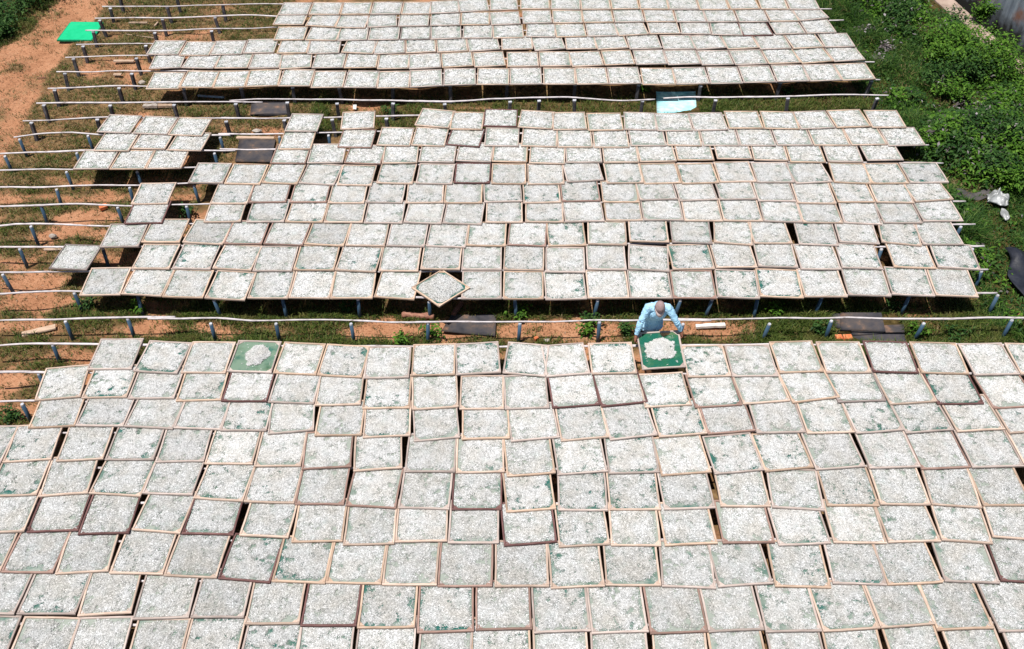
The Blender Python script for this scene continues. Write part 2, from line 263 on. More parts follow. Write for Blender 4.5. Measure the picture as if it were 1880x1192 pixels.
POLES = """
a:-11421 25188,-9625 25190,-7020 25309,-7172 25310,-6473 25304,8520 24868,8746 24858,8955 24774
b:-11411 24471,-10220 24549,-9446 24494,-6891 24617,-7051 24675,-6461 24565,8556 24216,8998 24260
c:-11451 23819,-9261 23771,-8173 23893,-6761 23920,-6900 23882,-6391 23956,8722 23373,8910 23364
d:-11449 23064,-10896 23045,-10182 23098,-9500 23071,8943 22669,9015 22668
e:-11507 22362,-10705 22427,-9460 22453,8909 21994,9169 21978
f:-11496 21645,-10970 21696,-10453 21610,-10032 21723,-9162 21682,8773 21212,8876 21211
g:-11437 20866,-10578 20906,-9912 20966,-9050 20947,-6348 20980,-2913 20870,89 20979,-45 20999,3718 20985,6393 21031,8199 21117,8789 21146,9174 21110
h1:-11480 20167,-10019 20200,-7679 20215,-6075 20235,-6202 20211,-5960 20172
h2:-6851 20259,-6222 20318,-4880 20321,-3665 20268,-2521 20198,-1383 20171
h3:-2525 20248,-1184 20201,-517 20309,86 20292,-45 20293,291 20366,1197 20360,2559 20187,3502 20268
h4:3602 20267,3977 20321,6255 20324,5993 20326,8030 20438,9055 20380
i1:-11522 19407,-9688 19556,-7838 19501,-5933 19470
i2:-6893 19525,-5931 19459,-6059 19459,-5311 19484,-4071 19506,-3191 19542,-2310 19584,83 19519,-45 19508,3222 19498,6100 19526,6503 19554,8285 19620
j1:-11486 18693,-11121 18879,-10325 18902,-9476 18857,-7662 18787,-6380 18779
j2:-6805 18822,-5806 18787,-5929 18776,-5295 18812,-4021 18861,-3097 18912,-2096 18820,79 18777,-46 18778,5958 18796,6346 18793,9092 18804
k1:-11556 18082,-9800 18169,-7041 18179,-6251 18147
k2:-6639 18204,-5691 18170,-5814 18171,-5376 18179,-2675 18124,77 18107,-46 18135,5833 18152,5588 18154,9372 18268
l:-11659 17407,-11306 17425,-10550 17452,-9712 17468,-7349 17516,-7076 17530,-5695 17548,74 17592,2717 17592,5732 17636,7631 17598,9538 17571
m:-11415 16786,-11076 16821,-10466 16792,-9286 16851,-8143 16844,-7321 16914,-7024 16928,-5568 16879,71 16871,2648 16856,5592 16914,7438 16852,9182 16792
n:-11151 16116,-10811 16126,-10007 16169,-9435 16214,-8091 16134,-7250 16163,-6443 16221,-5442 16215,68 16184,2589 16217,5456 16216,7261 16167,9573 16187
o:-10893 15458,-10571 15495,-9875 15551,-9151 15528,-8328 15460,-6576 15542,-5313 15535,65 15506,2526 15547,5326 15546,7080 15468,9061 15434,9519 15445
p:-10633 14797,-10308 14805,-9081 14807,-8352 14795,-6967 14831,-5173 14800,-2714 14722,62 14773,2461 14847,5183 14811,7162 14714,7409 14704,8958 14705,9501 14754
q:-10328 14021,-10014 14033,-8735 14060,-7317 14081,-5957 14066,-5028 14041,-1832 14005,-1535 14012,-1023 14034,59 14037,2383 14005,5039 14073,6712 14045,9320 14019
r:-10076 13380,-9775 13406,-9007 13480,-8323 13496,-7121 13374,-5523 13308,-4885 13286,-1915 13291,-993 13240,56 13251,2312 13252,4881 13259,6255 13291,8794 13357,9279 13354
s1:-9802 12682,-9503 12692,-8231 12735,-6958 12784,-6131 12781
s2:-6780 12719,-5508 12714,-4665 12660,-4766 12660,-3688 12667,-3012 12652,-2038 12594,-1527 12588
s3:-1824 12608,-1260 12629,85 12611,-47 12612,1028 12619,1836 12642,2184 12629,2642 12638,3620 12615
s4:2940 12656,3990 12659,4766 12667,4564 12661,5240 12677,5827 12655,6712 12651,7515 12640,8331 12671,9138 12675,9401 12658,9669 12657
t:-9542 12022,-9259 12051,-8876 12086,-8405 12095,-7500 12069,-5043 12033,-4643 12013,50 11974,2309 11983,4638 12010,6798 12008,9409 11997
u:-9291 11383,-9007 11389,-8269 11403,-4896 11320,-4509 11308,47 11266,2243 11309,4493 11265,6597 11298,9118 11253
v:-9019 10692,-8749 10713,-8155 10721,-4760 10665,-4380 10631,44 10517,2171 10574,4363 10598,6409 10639,8841 10548
"""
POSTS = "-11226 25161,-9610 25189,-8102 25275,-11153 25836,-9510 25796,-11246 24469,-9584 24495,-8120 24563,-11284 23802,-9595 23750,-8104 23815,-11297 23026,-9642 23035,-11305 22325,-9697 22384,-11329 21597,-9623 21619,-11314 20834,-9733 20920,-8139 20844,-6698 20898,-11326 20136,-9723 20144,-8168 20145,-6691 20197,-11355 19378,-9847 19516,-6748 19436,-11350 18694,-9831 18843,-6750 18766,-11440 18045,-9868 18117,-6751 18124,-9856 17419,-8291 17409,-9876 16756,-8323 16822,-6914 16889,-9977 16147,-8347 16138,-6916 16154,-9962 15494,-8261 14753,-9923 14762,-9930 14006,-8384 13460,-7196 13384,-5655 13291,-8319 12689,-7171 12742,-5621 12657,-8355 12085,-8360 11387,-8389 10696,-4385 13266,-2980 13279,-1622 13215,29 13246,-4414 12633,-3009 12607,-1622 12582,74 12593,1558 12606,3070 12599,4643 12611,1526 13238,4590 13224,3072 13231,3664 13248,5776 13296,7451 13326,9128 13319,9076 13994,7308 14673,9096 15391,9137 14685,5829 12645,7485 12610,9129 12630,-5451 20922,-4270 20914,-3001 20872,-1571 20959,-185 21015,-5471 20220,-4264 20211,-2938 20171,-1650 20131,-115 20214,-5387 19427,-4246 19449,-2993 19500,-4273 18807,-5418 18758,592 20303,1480 20296,3081 20222,4844 20273,1496 21003,3053 20991,4604 20947,6546 21064,8795 21147,6650 20323,8756 20371,-14680 26150"

# ================================================================ ground
n1, n2, n3 = field(1, 30, .5, 2.2), field(2, 36, 1.6, 7.0), field(3, 40, 4.0, 14.0)
POLE_Y = [25.2, 24.5, 23.82, 23.06, 22.4, 21.66, 20.9, 20.2, 19.47, 18.85, 18.14, 17.45, 16.83, 16.15, 15.52, 14.8, 14.04, 13.35, 12.66, 12.05, 11.38, 10.7]
BARE = [(-2.32, 12.9, .85, .40), (.68, 13.02, .62, .34), (-5.45, 13.0, .8, .25), (-6.7, 13.02, .7, .25), (-9.04, 13.79, .7, .25),
        (3.68, 12.97, .7, .25), (-9.3, 14.3, .9, .25), (-11.0, 17.2, .8, .3), (-9.1, 16.4, .9, .28), (-9.2, 15.9, 1.0, .3), (-9.5, 13.1, .8, .22),
        (-9.36, 20.3, .6, .25), (-4.1, 20.8, .55, .2), (-6.6, 19.73, .9, .25), (9.95, 13.0, .35, .4), (-10.5, 14.9, .6, .25), (-10.6, 17.9, .7, .22),
        (-7.6, 19.8, .6, .3), (-10.3, 19.1, .7, .22), (-1.0, 20.65, .6, .15)]
def road_l(y): return np.interp(y, [22, 23.75, 24.66, 26.6, 40], [-15.2, -13.95, -13.45, -13.3, -12.6])
def road_r(y): return np.interp(y, [5, 16, 18.4, 20, 23.2, 26.6, 40], [-14, -12.6, -11.95, -11.95, -12.05, -11.75, -11.2])
def bed_right(y): return np.interp(y, [5, 12, 13, 15, 17, 19, 21, 23, 26, 40], [9.9, 9.6, 9.2, 9.1, 9.3, 9.05, 8.95, 8.8, 8.4, 8.2])
def under_bed(x, y):
    t = (y > 20.95) & (x > np.where(y > 23.1, -6.3, -9.3)) & (x < 8.9)
    m = (y > 13.35) & (y < 19.4) & (x > np.where(y > 17.3, -4.8, -6.9)) & (x < 9.1)
    q = (y < 11.9) & (x > -7.6) & (x < 9.6)
    return t | m | q
def cover(x, y):
    """how much of the ground is overgrown (0 bare soil .. 1) and how lush it is; raised under the racks to paint in shade"""
    x = np.asarray(x, float); y = np.asarray(y, float)
    base = .52 + .16 * n1(x, y) + .20 * n2(x, y) + .08 * n3(x, y)
    dp = np.min(np.abs(y[..., None] + .10 - np.array(POLE_Y)), axis=-1)
    strip = np.exp(-(dp / .17) ** 2)
    c = base + .45 * strip - .03
    c = np.where(y > 18.6, base + .22 + .12 * strip, c)
    a1 = (y > 19.4) & (y < 21.2) & (x > -5.0); c = np.where(a1, np.maximum(base + .42, np.where(x > 0, .8, .3)), c)
    a2 = (y > 11.9) & (y < 13.6); c = np.where(a2 & (x < 4.6), base + .06 + .42 * strip + .25 * np.exp(-((y - 13.35) / .14) ** 2), c)
    c = np.where(a2 & (x >= 4.6), base + .45, c)
    rd = (x > road_l(y)) & (x < road_r(y)); edge = np.minimum(x - road_l(y), road_r(y) - x)
    c = np.where(rd, np.minimum(c, .24 + .17 * n2(x, y) + .1 * n3(x, y)), c)
    c = np.where(x <= road_l(y), base + .35, c)
    right = x > bed_right(y) - .12 + .05 * n2(x, y)
    c = np.where(right, np.maximum(base + .55, .85), c)
    for bx, by, rx, ry in BARE:
        d = ((x - bx) / rx) ** 2 + ((y - by) / ry) ** 2 + .35 * n3(x, y)
        c = c - (.9 if bx > -4 else .6) * np.exp(-np.maximum(d, 0) ** 1.5)
    ub = under_bed(x, y)
    c = np.where(ub, np.maximum(c, .62 + .12 * n2(x, y)), c)  # racks' shade deepened in the colour: raised cover brings the darker litter tone
    lush = np.where(right, 1.0, np.where(a1, .75, np.where(a2 & (x > 4.6), .85, np.where(a2, .55, np.where(x <= road_l(y), .7, .35)))))
    lush = np.where((y > 18.6) & (x < -5) & (x > road_l(y)), .30, lush)
    lush = lush + .25 * strip * (x < 4.6) * (y < 18.6)
    return np.clip(c, 0, 1), np.clip(lush, 0, 1)

# ditch along the concrete path, upper right
DA, DB = np.array([12.40, 27.6]), np.array([13.70, 20.6]); DU = (DB - DA) / np.linalg.norm(DB - DA); DN = np.array([-DU[1], DU[0]])
def side(x, y): return (x - DA[0]) * DN[0] + (y - DA[1]) * DN[1]      # metres to the right of the path's edge
xs = np.concatenate([[-400, -200, -100, -50, -30], np.arange(-22, 22.01, .17), [30, 50, 100, 200, 400]])
ys = np.concatenate([[-200, -60, -15, -4], np.arange(2, 36.01, .17), [45, 60, 100, 200, 500]])
X, Y = np.meshgrid(xs, ys); cv, lu = cover(X, Y)
dk = (side(X, Y) > .0) & (side(X, Y) < .8); cv = np.where(dk, 1.0, cv); lu = np.where(dk, 1.0, lu)  # ditch strip forced to the darkest soil tone, its shade painted in
near = (np.abs(X) < 21) & (Y > 2.5) & (Y < 35)
Zg = np.where(near, .018 * n2(X, Y) + .012 * n3(X, Y) - .015 - .012 * (1 - cv), -.03)
for py in POLE_Y: Zg += near * .02 * np.exp(-((Y - py) / .15) ** 2)
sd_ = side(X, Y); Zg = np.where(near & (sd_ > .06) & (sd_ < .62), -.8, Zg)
nx, ny = len(xs), len(ys); idx = np.arange(nx * ny).reshape(ny, nx)
q = np.stack([idx[:-1, :-1], idx[:-1, 1:], idx[1:, 1:], idx[1:, :-1]], -1).reshape(-1, 4)
T = np.concatenate([q[:, [0, 1, 2]], q[:, [0, 2, 3]]])

m, n, b = mat('laterite_soil')
at = nd(n, 'ShaderNodeAttribute'); at.attribute_name = 'growth_shade'
tc = nd(n, 'ShaderNodeTexCoord'); v = tc.outputs['Object']
fA = noise(n, v, .9, 6, .6); fB = noise(n, v, 7, 8, .65); fC = noise(n, v, 30, 6, .7)
soil = ramp(n, [(.30, (.27, .125, .064)), (.48, (.43, .21, .115)), (.62, (.52, .275, .16)), (.78, (.55, .35, .235))], mathn(n, 'ADD', mathn(n, 'MULTIPLY', fA, .5), mathn(n, 'MULTIPLY', fB, .5)))
speck = ramp(n, [(.34, (.42, .36, .30)), (.50, (1, 1, 1)), (.70, (1.0, 1.0, 1.0)), (.86, (1.25, 1.22, 1.2))], fC)
soil = mixc(n, 1.0, soil, speck, 'MULTIPLY')
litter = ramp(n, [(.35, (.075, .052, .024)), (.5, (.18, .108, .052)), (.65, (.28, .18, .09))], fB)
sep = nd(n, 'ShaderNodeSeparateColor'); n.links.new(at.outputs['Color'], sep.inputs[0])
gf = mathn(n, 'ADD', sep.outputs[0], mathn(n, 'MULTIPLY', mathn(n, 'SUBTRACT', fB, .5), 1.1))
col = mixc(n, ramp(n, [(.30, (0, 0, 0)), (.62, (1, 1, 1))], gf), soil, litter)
wet_shade = ramp(n, [(.3, (1, 1, 1)), (.9, (.42, .50, .36))], sep.outputs[1])  # darker soil where lush; in the ditch it is painted shade
n.links.new(mixc(n, ramp(n, [(.35, (0, 0, 0)), (.7, (1, 1, 1))], gf), col, mixc(n, 1.0, col, wet_shade, 'MULTIPLY')), b.inputs['Base Color'])
b.inputs['Roughness'].default_value = .95; b.inputs['Specular IOR Level'].default_value = .1
bump(n, b, mathn(n, 'ADD', fB, mathn(n, 'MULTIPLY', fC, .6)), .8, .05)
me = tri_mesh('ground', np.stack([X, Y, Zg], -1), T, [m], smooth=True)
ca = me.color_attributes.new('growth_shade', 'FLOAT_COLOR', 'POINT')
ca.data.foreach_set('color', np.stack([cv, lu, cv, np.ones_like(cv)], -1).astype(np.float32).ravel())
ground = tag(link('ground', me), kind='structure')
def ground_z(x, y):
    z = .018 * n2(x, y) + .012 * n3(x, y) - .02
    return z

# concrete path and its kerb edge, the stained wall beyond the ditch
bm = bmesh.new()
left = [(11.55, 30), (12.0, 27.4), (12.14, 26.4), (12.33, 25.6), (12.40, 24.7), (12.62, 24.0), (12.66, 23.1), (12.9, 22.4), (13.0, 21.2), (13.2, 19.5)]
rngp = random.Random(3); top = []; bot = []
Lp = []; Rp = []
for i in range(40):
    t_ = i / 39; y = 30 - 10.5 * t_
    xl = np.interp(y, [p[1] for p in left[::-1]], [p[0] for p in left[::-1]]) + rngp.uniform(-.06, .06)
    k = (y - DA[1]) / DU[1]; xr = DA[0] + DU[0] * k + rngp.uniform(-.02, .02)
    Lp.append((xl, y)); Rp.append((xr, y))
for i in range(40):
    top.append((bm.verts.new((*Lp[i], .02)), bm.verts.new(((Lp[i][0] + Rp[i][0]) / 2, Lp[i][1], .07)), bm.verts.new((*Rp[i], .09))))
    bot.append((bm.verts.new((*Lp[i], -.3)), None, bm.verts.new((Rp[i][0], Rp[i][1], -1.0))))
for i in range(39):
    for j in (0, 1): bm.faces.new((top[i][j], top[i + 1][j], top[i + 1][j + 1], top[i][j + 1]))
    bm.faces.new((top[i][2], top[i + 1][2], bot[i + 1][2], bot[i][2])); bm.faces.new((top[i][0], bot[i][0], bot[i + 1][0], top[i + 1][0]))
tag(link('path', bm_mesh('path', bm, PATHM)), kind='structure')

m, n, b = mat('stained_painted_wall'); tc = nd(n, 'ShaderNodeTexCoord'); v = tc.outputs['Object']
mp = nd(n, 'ShaderNodeMapping'); mp.inputs['Scale'].default_value = (3.5, 3.5, .7); n.links.new(v, mp.inputs['Vector'])
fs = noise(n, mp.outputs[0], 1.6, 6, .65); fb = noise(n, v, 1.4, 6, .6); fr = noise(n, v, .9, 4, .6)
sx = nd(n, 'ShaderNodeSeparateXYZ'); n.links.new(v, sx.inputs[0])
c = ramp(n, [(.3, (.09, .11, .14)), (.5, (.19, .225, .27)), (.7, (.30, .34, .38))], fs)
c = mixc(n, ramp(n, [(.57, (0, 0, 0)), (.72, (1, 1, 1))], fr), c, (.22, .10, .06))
foot_mask = mathn(n, 'ADD', mathn(n, 'MULTIPLY', mathn(n, 'ADD', sx.outputs[2], .24), .95), mathn(n, 'MULTIPLY', mathn(n, 'SUBTRACT', fb, .5), 1.6))
c = mixc(n, ramp(n, [(.25, (1, 1, 1)), (.62, (0, 0, 0))], foot_mask), c, (.012, .012, .011))  # blackened towards the foot with a ragged noise edge
n.links.new(c, b.inputs['Base Color']); b.inputs['Roughness'].default_value = .85
bump(n, b, fs, .5, .02)
wall = empty('boundary_wall', (*(DA + DN * .54), 0)); tag(wall, 'blue-grey painted concrete wall with rust stains and a blackened foot beside the path', 'wall')
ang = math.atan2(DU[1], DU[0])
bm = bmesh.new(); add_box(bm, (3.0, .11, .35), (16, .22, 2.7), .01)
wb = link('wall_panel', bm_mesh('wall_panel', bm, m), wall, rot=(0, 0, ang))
bm = bmesh.new(); add_box(bm, (3.0, .11, 1.742), (16.04, .34, .08), .012)
link('coping', bm_mesh('coping', bm, simple('rusty_coping', [(.10, .05, .035), (.22, .13, .10), (.33, .27, .25)], 4, .9)), wall, rot=(0, 0, ang))

# ================================================================ poles of the drying racks
def tube(pts, rad, seg=8, wob=0.0, seed=0):
    r = np.random.default_rng(seed); pts = np.asarray(pts, float)
    d = np.gradient(pts, axis=0); d /= np.linalg.norm(d, axis=1)[:, None] + 1e-9
    upv = np.tile([0, 0, 1.0], (len(pts), 1)); upv[np.abs(d[:, 2]) > .9] = (0, 1, 0)
    s = np.cross(d, upv); s /= np.linalg.norm(s, axis=1)[:, None]; u = np.cross(s, d)
    a = np.linspace(0, 2 * np.pi, seg, endpoint=False); rad = np.broadcast_to(rad, len(pts))
    rr = rad[:, None] * (1 + wob * r.normal(size=(len(pts), seg)))
    V = pts[:, None] + rr[..., None] * (np.cos(a)[None, :, None] * s[:, None] + np.sin(a)[None, :, None] * u[:, None])
    V = np.concatenate([V.reshape(-1, 3), pts[:1], pts[-1:]]); k = len(pts); T = []
    i = np.arange(k - 1)[:, None]; j = np.arange(seg)[None]; j2 = (j + 1) % seg
    A, B, C, D = i * seg + j, i * seg + j2, (i + 1) * seg + j2, (i + 1) * seg + j
    T = np.concatenate([np.stack([A, B, C], -1).reshape(-1, 3), np.stack([A, C, D], -1).reshape(-1, 3)])
    jj = np.arange(seg); e0 = np.stack([np.full(seg, k * seg), (jj + 1) % seg, jj], -1); e1 = np.stack([np.full(seg, k * seg + 1), (k - 1) * seg + jj, (k - 1) * seg + (jj + 1) % seg], -1)
    return V, np.concatenate([T, e0, e1])

POLE_INFO = {'a': 'first pole from the back', 'b': 'second pole from the back', 'c': 'third pole from the back', 'd': 'fourth pole from the back',
 'e': 'fifth pole from the back', 'f': 'sixth pole from the back', 'g': 'pole along the front edge of the far rack',
 'h1': 'bare pole, leftmost length in the aisle behind middle rack', 'h2': 'bare pole, second length from left in the aisle behind middle rack',
 'h3': 'bare pole, third length from left in the aisle behind middle rack', 'h4': 'bare pole passing over the pale blue sheet',
 'i1': 'pole under the backmost trays of middle rack, left length', 'i2': 'pole under the backmost trays of middle rack, right length',
 'j1': 'second pole from back of middle rack, left length', 'j2': 'second pole from back of middle rack, right length',
 'k1': 'third pole from back of middle rack, left length', 'k2': 'third pole from back of middle rack, right length',
 'l': 'fourth pole from back of middle rack', 'm': 'fifth pole from back of middle rack', 'n': 'sixth pole from back of middle rack', 'o': 'seventh pole from back of middle rack',
 'p': 'eighth pole from back of middle rack', 'q': 'ninth pole from back of middle rack', 'r': 'pole along front edge of middle rack',
 's1': 'bare aisle pole behind near rack, leftmost length', 's2': 'bare aisle pole over the orange soil, second length from left',
 's3': 'bare aisle pole passing just behind the worker, third length', 's4': 'bare aisle pole over the dark mats, rightmost length',
 't': 'pole under far edge of near rack', 'u': 'second pole from back of near rack', 'v': 'third pole from back of near rack'}
poly = {}
for line in POLES.strip().split('\n'):
    k, r = line.split(':'); P = np.array([list(map(int, q.split())) for q in r.split(',')]) / 1000.
    P = P[np.argsort(P[:, 0])]; keep = [0]
    for i in range(1, len(P)):
        if P[i, 0] - P[keep[-1], 0] > .22: keep.append(i)
    poly[k] = P[keep]
for k, yy in enumerate([10.0, 9.3, 8.62, 7.95, 7.28, 6.6, 5.9]):         # rows wholly under trays in the near rack
    poly['w%d' % k] = np.array([[-8.3 + .15 * k, yy + .02], [-4, yy], [0, yy - .03], [4, yy + .01], [8.6, yy]])
pole_rows = {}
for pi, (k, P) in enumerate(poly.items()):
    x = np.arange(P[0, 0], P[-1, 0], .16)
    y = np.interp(x, P[:, 0], P[:, 1]); yk = np.convolve(np.pad(y, 2, 'edge'), np.ones(5) / 5, 'valid')
    r = np.random.default_rng(100 + pi)
    z = .493 + .003 * np.cumsum(r.normal(size=len(x))) * 0
    dup = .012 if k in ('h2', 'h4', 's2', 's4', 'i2', 'j2', 'k2') else 0
    yk = yk + .012 * np.interp(x, x[::4], r.normal(size=len(x[::4]))) + dup
    ph = r.uniform(0, 6); rad = .0182 + .0028 * np.sin(x * .7 + ph) + .003 * (r.random(len(x)) > .85) + .0008 * r.normal(size=len(x))
    V, T = tube(np.stack([x, yk, np.full_like(x, .493)], -1), rad, 8, .04, pi)
    V[:, 2] = np.minimum(V[:, 2] + .003, .514)
    o = link('rack_pole', tri_mesh('rack_pole', V, T, [BARK], smooth=True))
    info = POLE_INFO.get(k) or 'pole below the %s tray row of near rack' % ORD[3 + int(k[1])]
    tag(o, 'bleached thin wooden ' + info, 'pole', 'poles of the drying racks')
    pole_rows.setdefault(k[0] if k[0] in 'hijkstuv' else k, []).append((x[0], x[-1], yk.mean()))

# posts: a shaft and a pale cap
bm = bmesh.new(); bmesh.ops.create_cone(bm, cap_ends=True, segments=14, radius1=.036, radius2=.034, depth=.60); bmesh.ops.translate(bm, verts=bm.verts[:], vec=(0, 0, .148))
pipe_me = bm_mesh('shaft', bm, PIPE, True)
bm = bmesh.new(); bmesh.ops.create_cone(bm, cap_ends=True, segments=12, radius1=.034, radius2=.028, depth=.024); bmesh.ops.translate(bm, verts=bm.verts[:], vec=(0, 0, .4615))
cap_me = bm_mesh('cap', bm, CAPM)
bm = bmesh.new(); add_box(bm, (0, 0, .146), (.078, .078, .60), .008, jit=.004); sq_me = bm_mesh('shaft', bm, CONC_DARK)
bm = bmesh.new(); add_box(bm, (0, 0, .4600), (.082, .066, .026), .005, jit=.003); sqc_me = bm_mesh('cap', bm, CAPM)
tops = np.array([list(map(int, q.split())) for q in POSTS.split(',')]) / 1000.
ROWNAME = {'a': 'backmost pole', 'b': 'second pole from the back', 'c': 'third pole from the back', 'd': 'fourth pole from the back', 'e': 'fifth pole from the back', 'f': 'sixth pole from the back',
 'g': "far rack's front pole", 'h': 'bare aisle pole behind middle rack', 'i': "middle rack's backmost pole", 'j': "middle rack's second pole from back", 'k': "middle rack's third pole from back", 'l': "middle rack's fourth pole from back", 'm': "middle rack's fifth pole from back",
 'n': "middle rack's sixth pole from back", 'o': "middle rack's seventh pole from back", 'p': "middle rack's eighth pole from back", 'q': "middle rack's ninth pole from back", 'r': "middle rack's front pole", 's': 'bare aisle pole behind near rack',
 't': "near rack's backmost pole", 'u': "near rack's second pole from back", 'v': "near rack's third pole from back"}
key_y = {'a': 25.2, 'b': 24.5, 'c': 23.8, 'd': 23.05, 'e': 22.4, 'f': 21.65, 'g': 20.95, 'h': 20.2, 'i': 19.47, 'j': 18.82, 'k': 18.14, 'l': 17.48, 'm': 16.85, 'n': 16.15, 'o': 15.5, 'p': 14.77, 'q': 14.03, 'r': 13.3, 's': 12.65, 't': 12.05, 'u': 11.35, 'v': 10.65}
byrow = {}
for x, y in tops:
    k = min(key_y, key=lambda q: abs(key_y[q] - y)); byrow.setdefault(k, []).append((x, y))
for k, l in byrow.items():
    l.sort(); back = sum(1 for x, y in l if abs(y - key_y[k]) < .45); cnt = 0
    for (x, y) in l:
        e = empty('rack_post', (x, y, 0), (random.gauss(0, .045), random.gauss(0, .045) + .03, random.uniform(-.3, .3)))
        pipe_ = y < 19.0
        link('shaft', pipe_me if pipe_ else sq_me, e); link('cap', cap_me if pipe_ else sqc_me, e)
        if abs(y - key_y[k]) < .45:
            lab = '%s, %s from left under the %s' % ('blue-grey round post' if pipe_ else 'dark square concrete post', ORD[cnt], ROWNAME[k]); cnt += 1
        else: lab = {0: 'dark post in the green corner left of the dirt track', 1: 'dark post at the very back, left of its neighbour', 2: 'dark post at the very back, right of its neighbour'}[0 if x < -13 else (1 if x < -10.5 else 2)]
        tag(e, lab, 'post', 'posts of the drying racks')

# ================================================================ trays
L0 = .80; RW = .028; RH = .030
def rail_mesh(seed, wd, length=L0):
    r = random.Random(seed); bm = bmesh.new(); N = 6; bow = r.uniform(-.007, .007); tw = r.uniform(.9, 1.08); ks = []
    for i in range(N + 1):
        t = i / N; x = (t - .5) * length; yb = bow * (1 - (2 * t - 1) ** 2) + r.uniform(-.0015, .0015); hw = RW / 2 * tw * (1 + r.uniform(-.05, .05)); c = .004
        prof = [(-hw, 0), (hw, 0), (hw, RH - c), (hw - c, RH), (-hw + c, RH), (-hw, RH - c)]
        ks.append([bm.verts.new((x, yb + a, b_)) for a, b_ in prof])
    for i in range(N):
        for j in range(6): bm.faces.new((ks[i][j], ks[i][(j + 1) % 6], ks[i + 1][(j + 1) % 6], ks[i + 1][j]))
    bm.faces.new(ks[0]); bm.faces.new(ks[-1][::-1])
    return bm_mesh('rail', bm, WOODS[wd])
RAILS = {k: [rail_mesh(i * 11 + 3, k) for i in range(6)] for k in WOODS}
def brace_mesh(wd):
    bm = bmesh.new(); s = .085
    lo = [bm.verts.new(p) for p in ((0, 0, .0), (s, 0, .0), (0, s, .0))]; hi = [bm.verts.new((v.co.x, v.co.y, .005)) for v in lo]
    bm.faces.new(lo[::-1]); bm.faces.new(hi)
    for i in range(3): bm.faces.new((lo[i], lo[(i + 1) % 3], hi[(i + 1) % 3], hi[i]))
    return bm_mesh('corner_brace', bm, WOODS[wd])
BRACE = {k: brace_mesh(k) for k in WOODS}
NETZ = .011
def net_mesh(seed, material, k=9):
    f = field(seed, 12, 3, 9); u = np.linspace(-.5, .5, k); hw = L0 / 2 - RW + .002
    X, Y = np.meshgrid(u * 2 * hw, u * 2 * hw); s = (1 - (X / hw) ** 2) * (1 - (Y / hw) ** 2)
    Zn = NETZ - .006 * s + .0015 * f(X, Y) * s
    I = np.arange(k * k).reshape(k, k); q = np.stack([I[:-1, :-1], I[:-1, 1:], I[1:, 1:], I[1:, :-1]], -1).reshape(-1, 4)
    return tri_mesh('net', np.stack([X, Y, Zn], -1), np.concatenate([q[:, [0, 1, 2]], q[:, [0, 2, 3]]]), [material], smooth=True)
NETS = [net_mesh(40 + i, NET) for i in range(4)]

def slivers(px, py, pz, ln, wd, r, small=False):
    """one thin lens-shaped fish body per point: five corners, three triangles"""
    n_ = len(px); a = r.uniform(0, 2 * np.pi, n_); ti = r.normal(0, .16, n_); ro = r.normal(0, .30, n_); cu = r.normal(0, .22, n_)
    t = np.array([-.5, -.12, -.12, .28, .28, .5]); s = np.array([.10, .5, -.5, .42, -.42, 0.])
    if small: t, s = np.array([-.5, -.05, .05, .5]), np.array([0, .5, -.5, 0.])
    lx = t[None] * ln[:, None]; ly = s[None] * wd[:, None] + cu[:, None] * (t[None] ** 2 - .1) * ln[:, None]
    lz = lx * np.sin(ti)[:, None] + ly * np.sin(ro)[:, None]
    V = np.stack([px[:, None] + lx * np.cos(a)[:, None] - ly * np.sin(a)[:, None], py[:, None] + lx * np.sin(a)[:, None] + ly * np.cos(a)[:, None], pz[:, None] + np.abs(lz) * .6 + lz * .4], -1)
    i0 = np.arange(n_)[:, None] * len(t); F = np.array([[0, 2, 1], [1, 2, 3]]) if small else np.array([[0, 2, 1], [1, 2, 4], [1, 4, 3], [3, 4, 5]])
    return V.reshape(-1, 3), (i0[:, :, None] + F[None]).reshape(-1, 3)

def fish_points(seed, want, dens=1.0, mode='flat'):
    r = np.random.default_rng(seed); f1, f2 = field(seed * 3 + 1, 20, 9, 30), field(seed * 3 + 2, 20, 22, 75); hw = L0 / 2 - RW
    x = r.uniform(-hw, hw, want * 4); y = r.uniform(-hw, hw, want * 4)
    if mode == 'flat':
        mg = r.uniform(-.030, .030, 4); mg[3] = r.uniform(-.04, .01)
        nh = r.integers(0, 7); hx_, hy_, hr_ = r.uniform(-.3, .3, nh), r.uniform(-.3, .3, nh), r.uniform(.018, .05, nh)
        d = np.minimum.reduce([x + hw - mg[0], hw - x - mg[1], y + hw - mg[2], hw - y - mg[3]]) + .016 * f1(x, y) + .008 * f2(x, y)
        edge = np.clip(d / .115, 0.03, 1) ** 1.2
        th = dens + .24 * f1(x, y) + .26 * f2(x, y)
        p = edge * np.clip(th, .05, 1.2)
        for a_, b_, c_ in zip(hx_, hy_, hr_): p = p * (1 - .92 * np.exp(-(((x - a_) ** 2 + (y - b_) ** 2) / c_ ** 2 * (1 + .5 * np.clip(f2(x, y), -1, 1))) ** 1.5))
    else:
        cx, cy, rx, ry, pw = mode
        d = np.abs((x - cx) / rx) ** pw + np.abs((y - cy) / ry) ** pw + .17 * f1(x, y) + .13 * f2(x, y)
        p = np.clip((1.12 - d) / .22, 0, 1) + .0022
    ok = r.random(len(x)) * 1.2 < p
    x, y = x[ok][:want], y[ok][:want]
    hump = 0 if mode == 'flat' else .03 * np.clip(1 - np.abs((x - mode[0]) / mode[2]) ** 2 - np.abs((y - mode[1]) / mode[3]) ** 2, 0, 1)
    lim = hw - .012; x = np.clip(x, -lim, lim); y = np.clip(y, -lim, lim)
    return x, y, NETZ + .003 + r.uniform(0, .010, len(x)) + hump, r

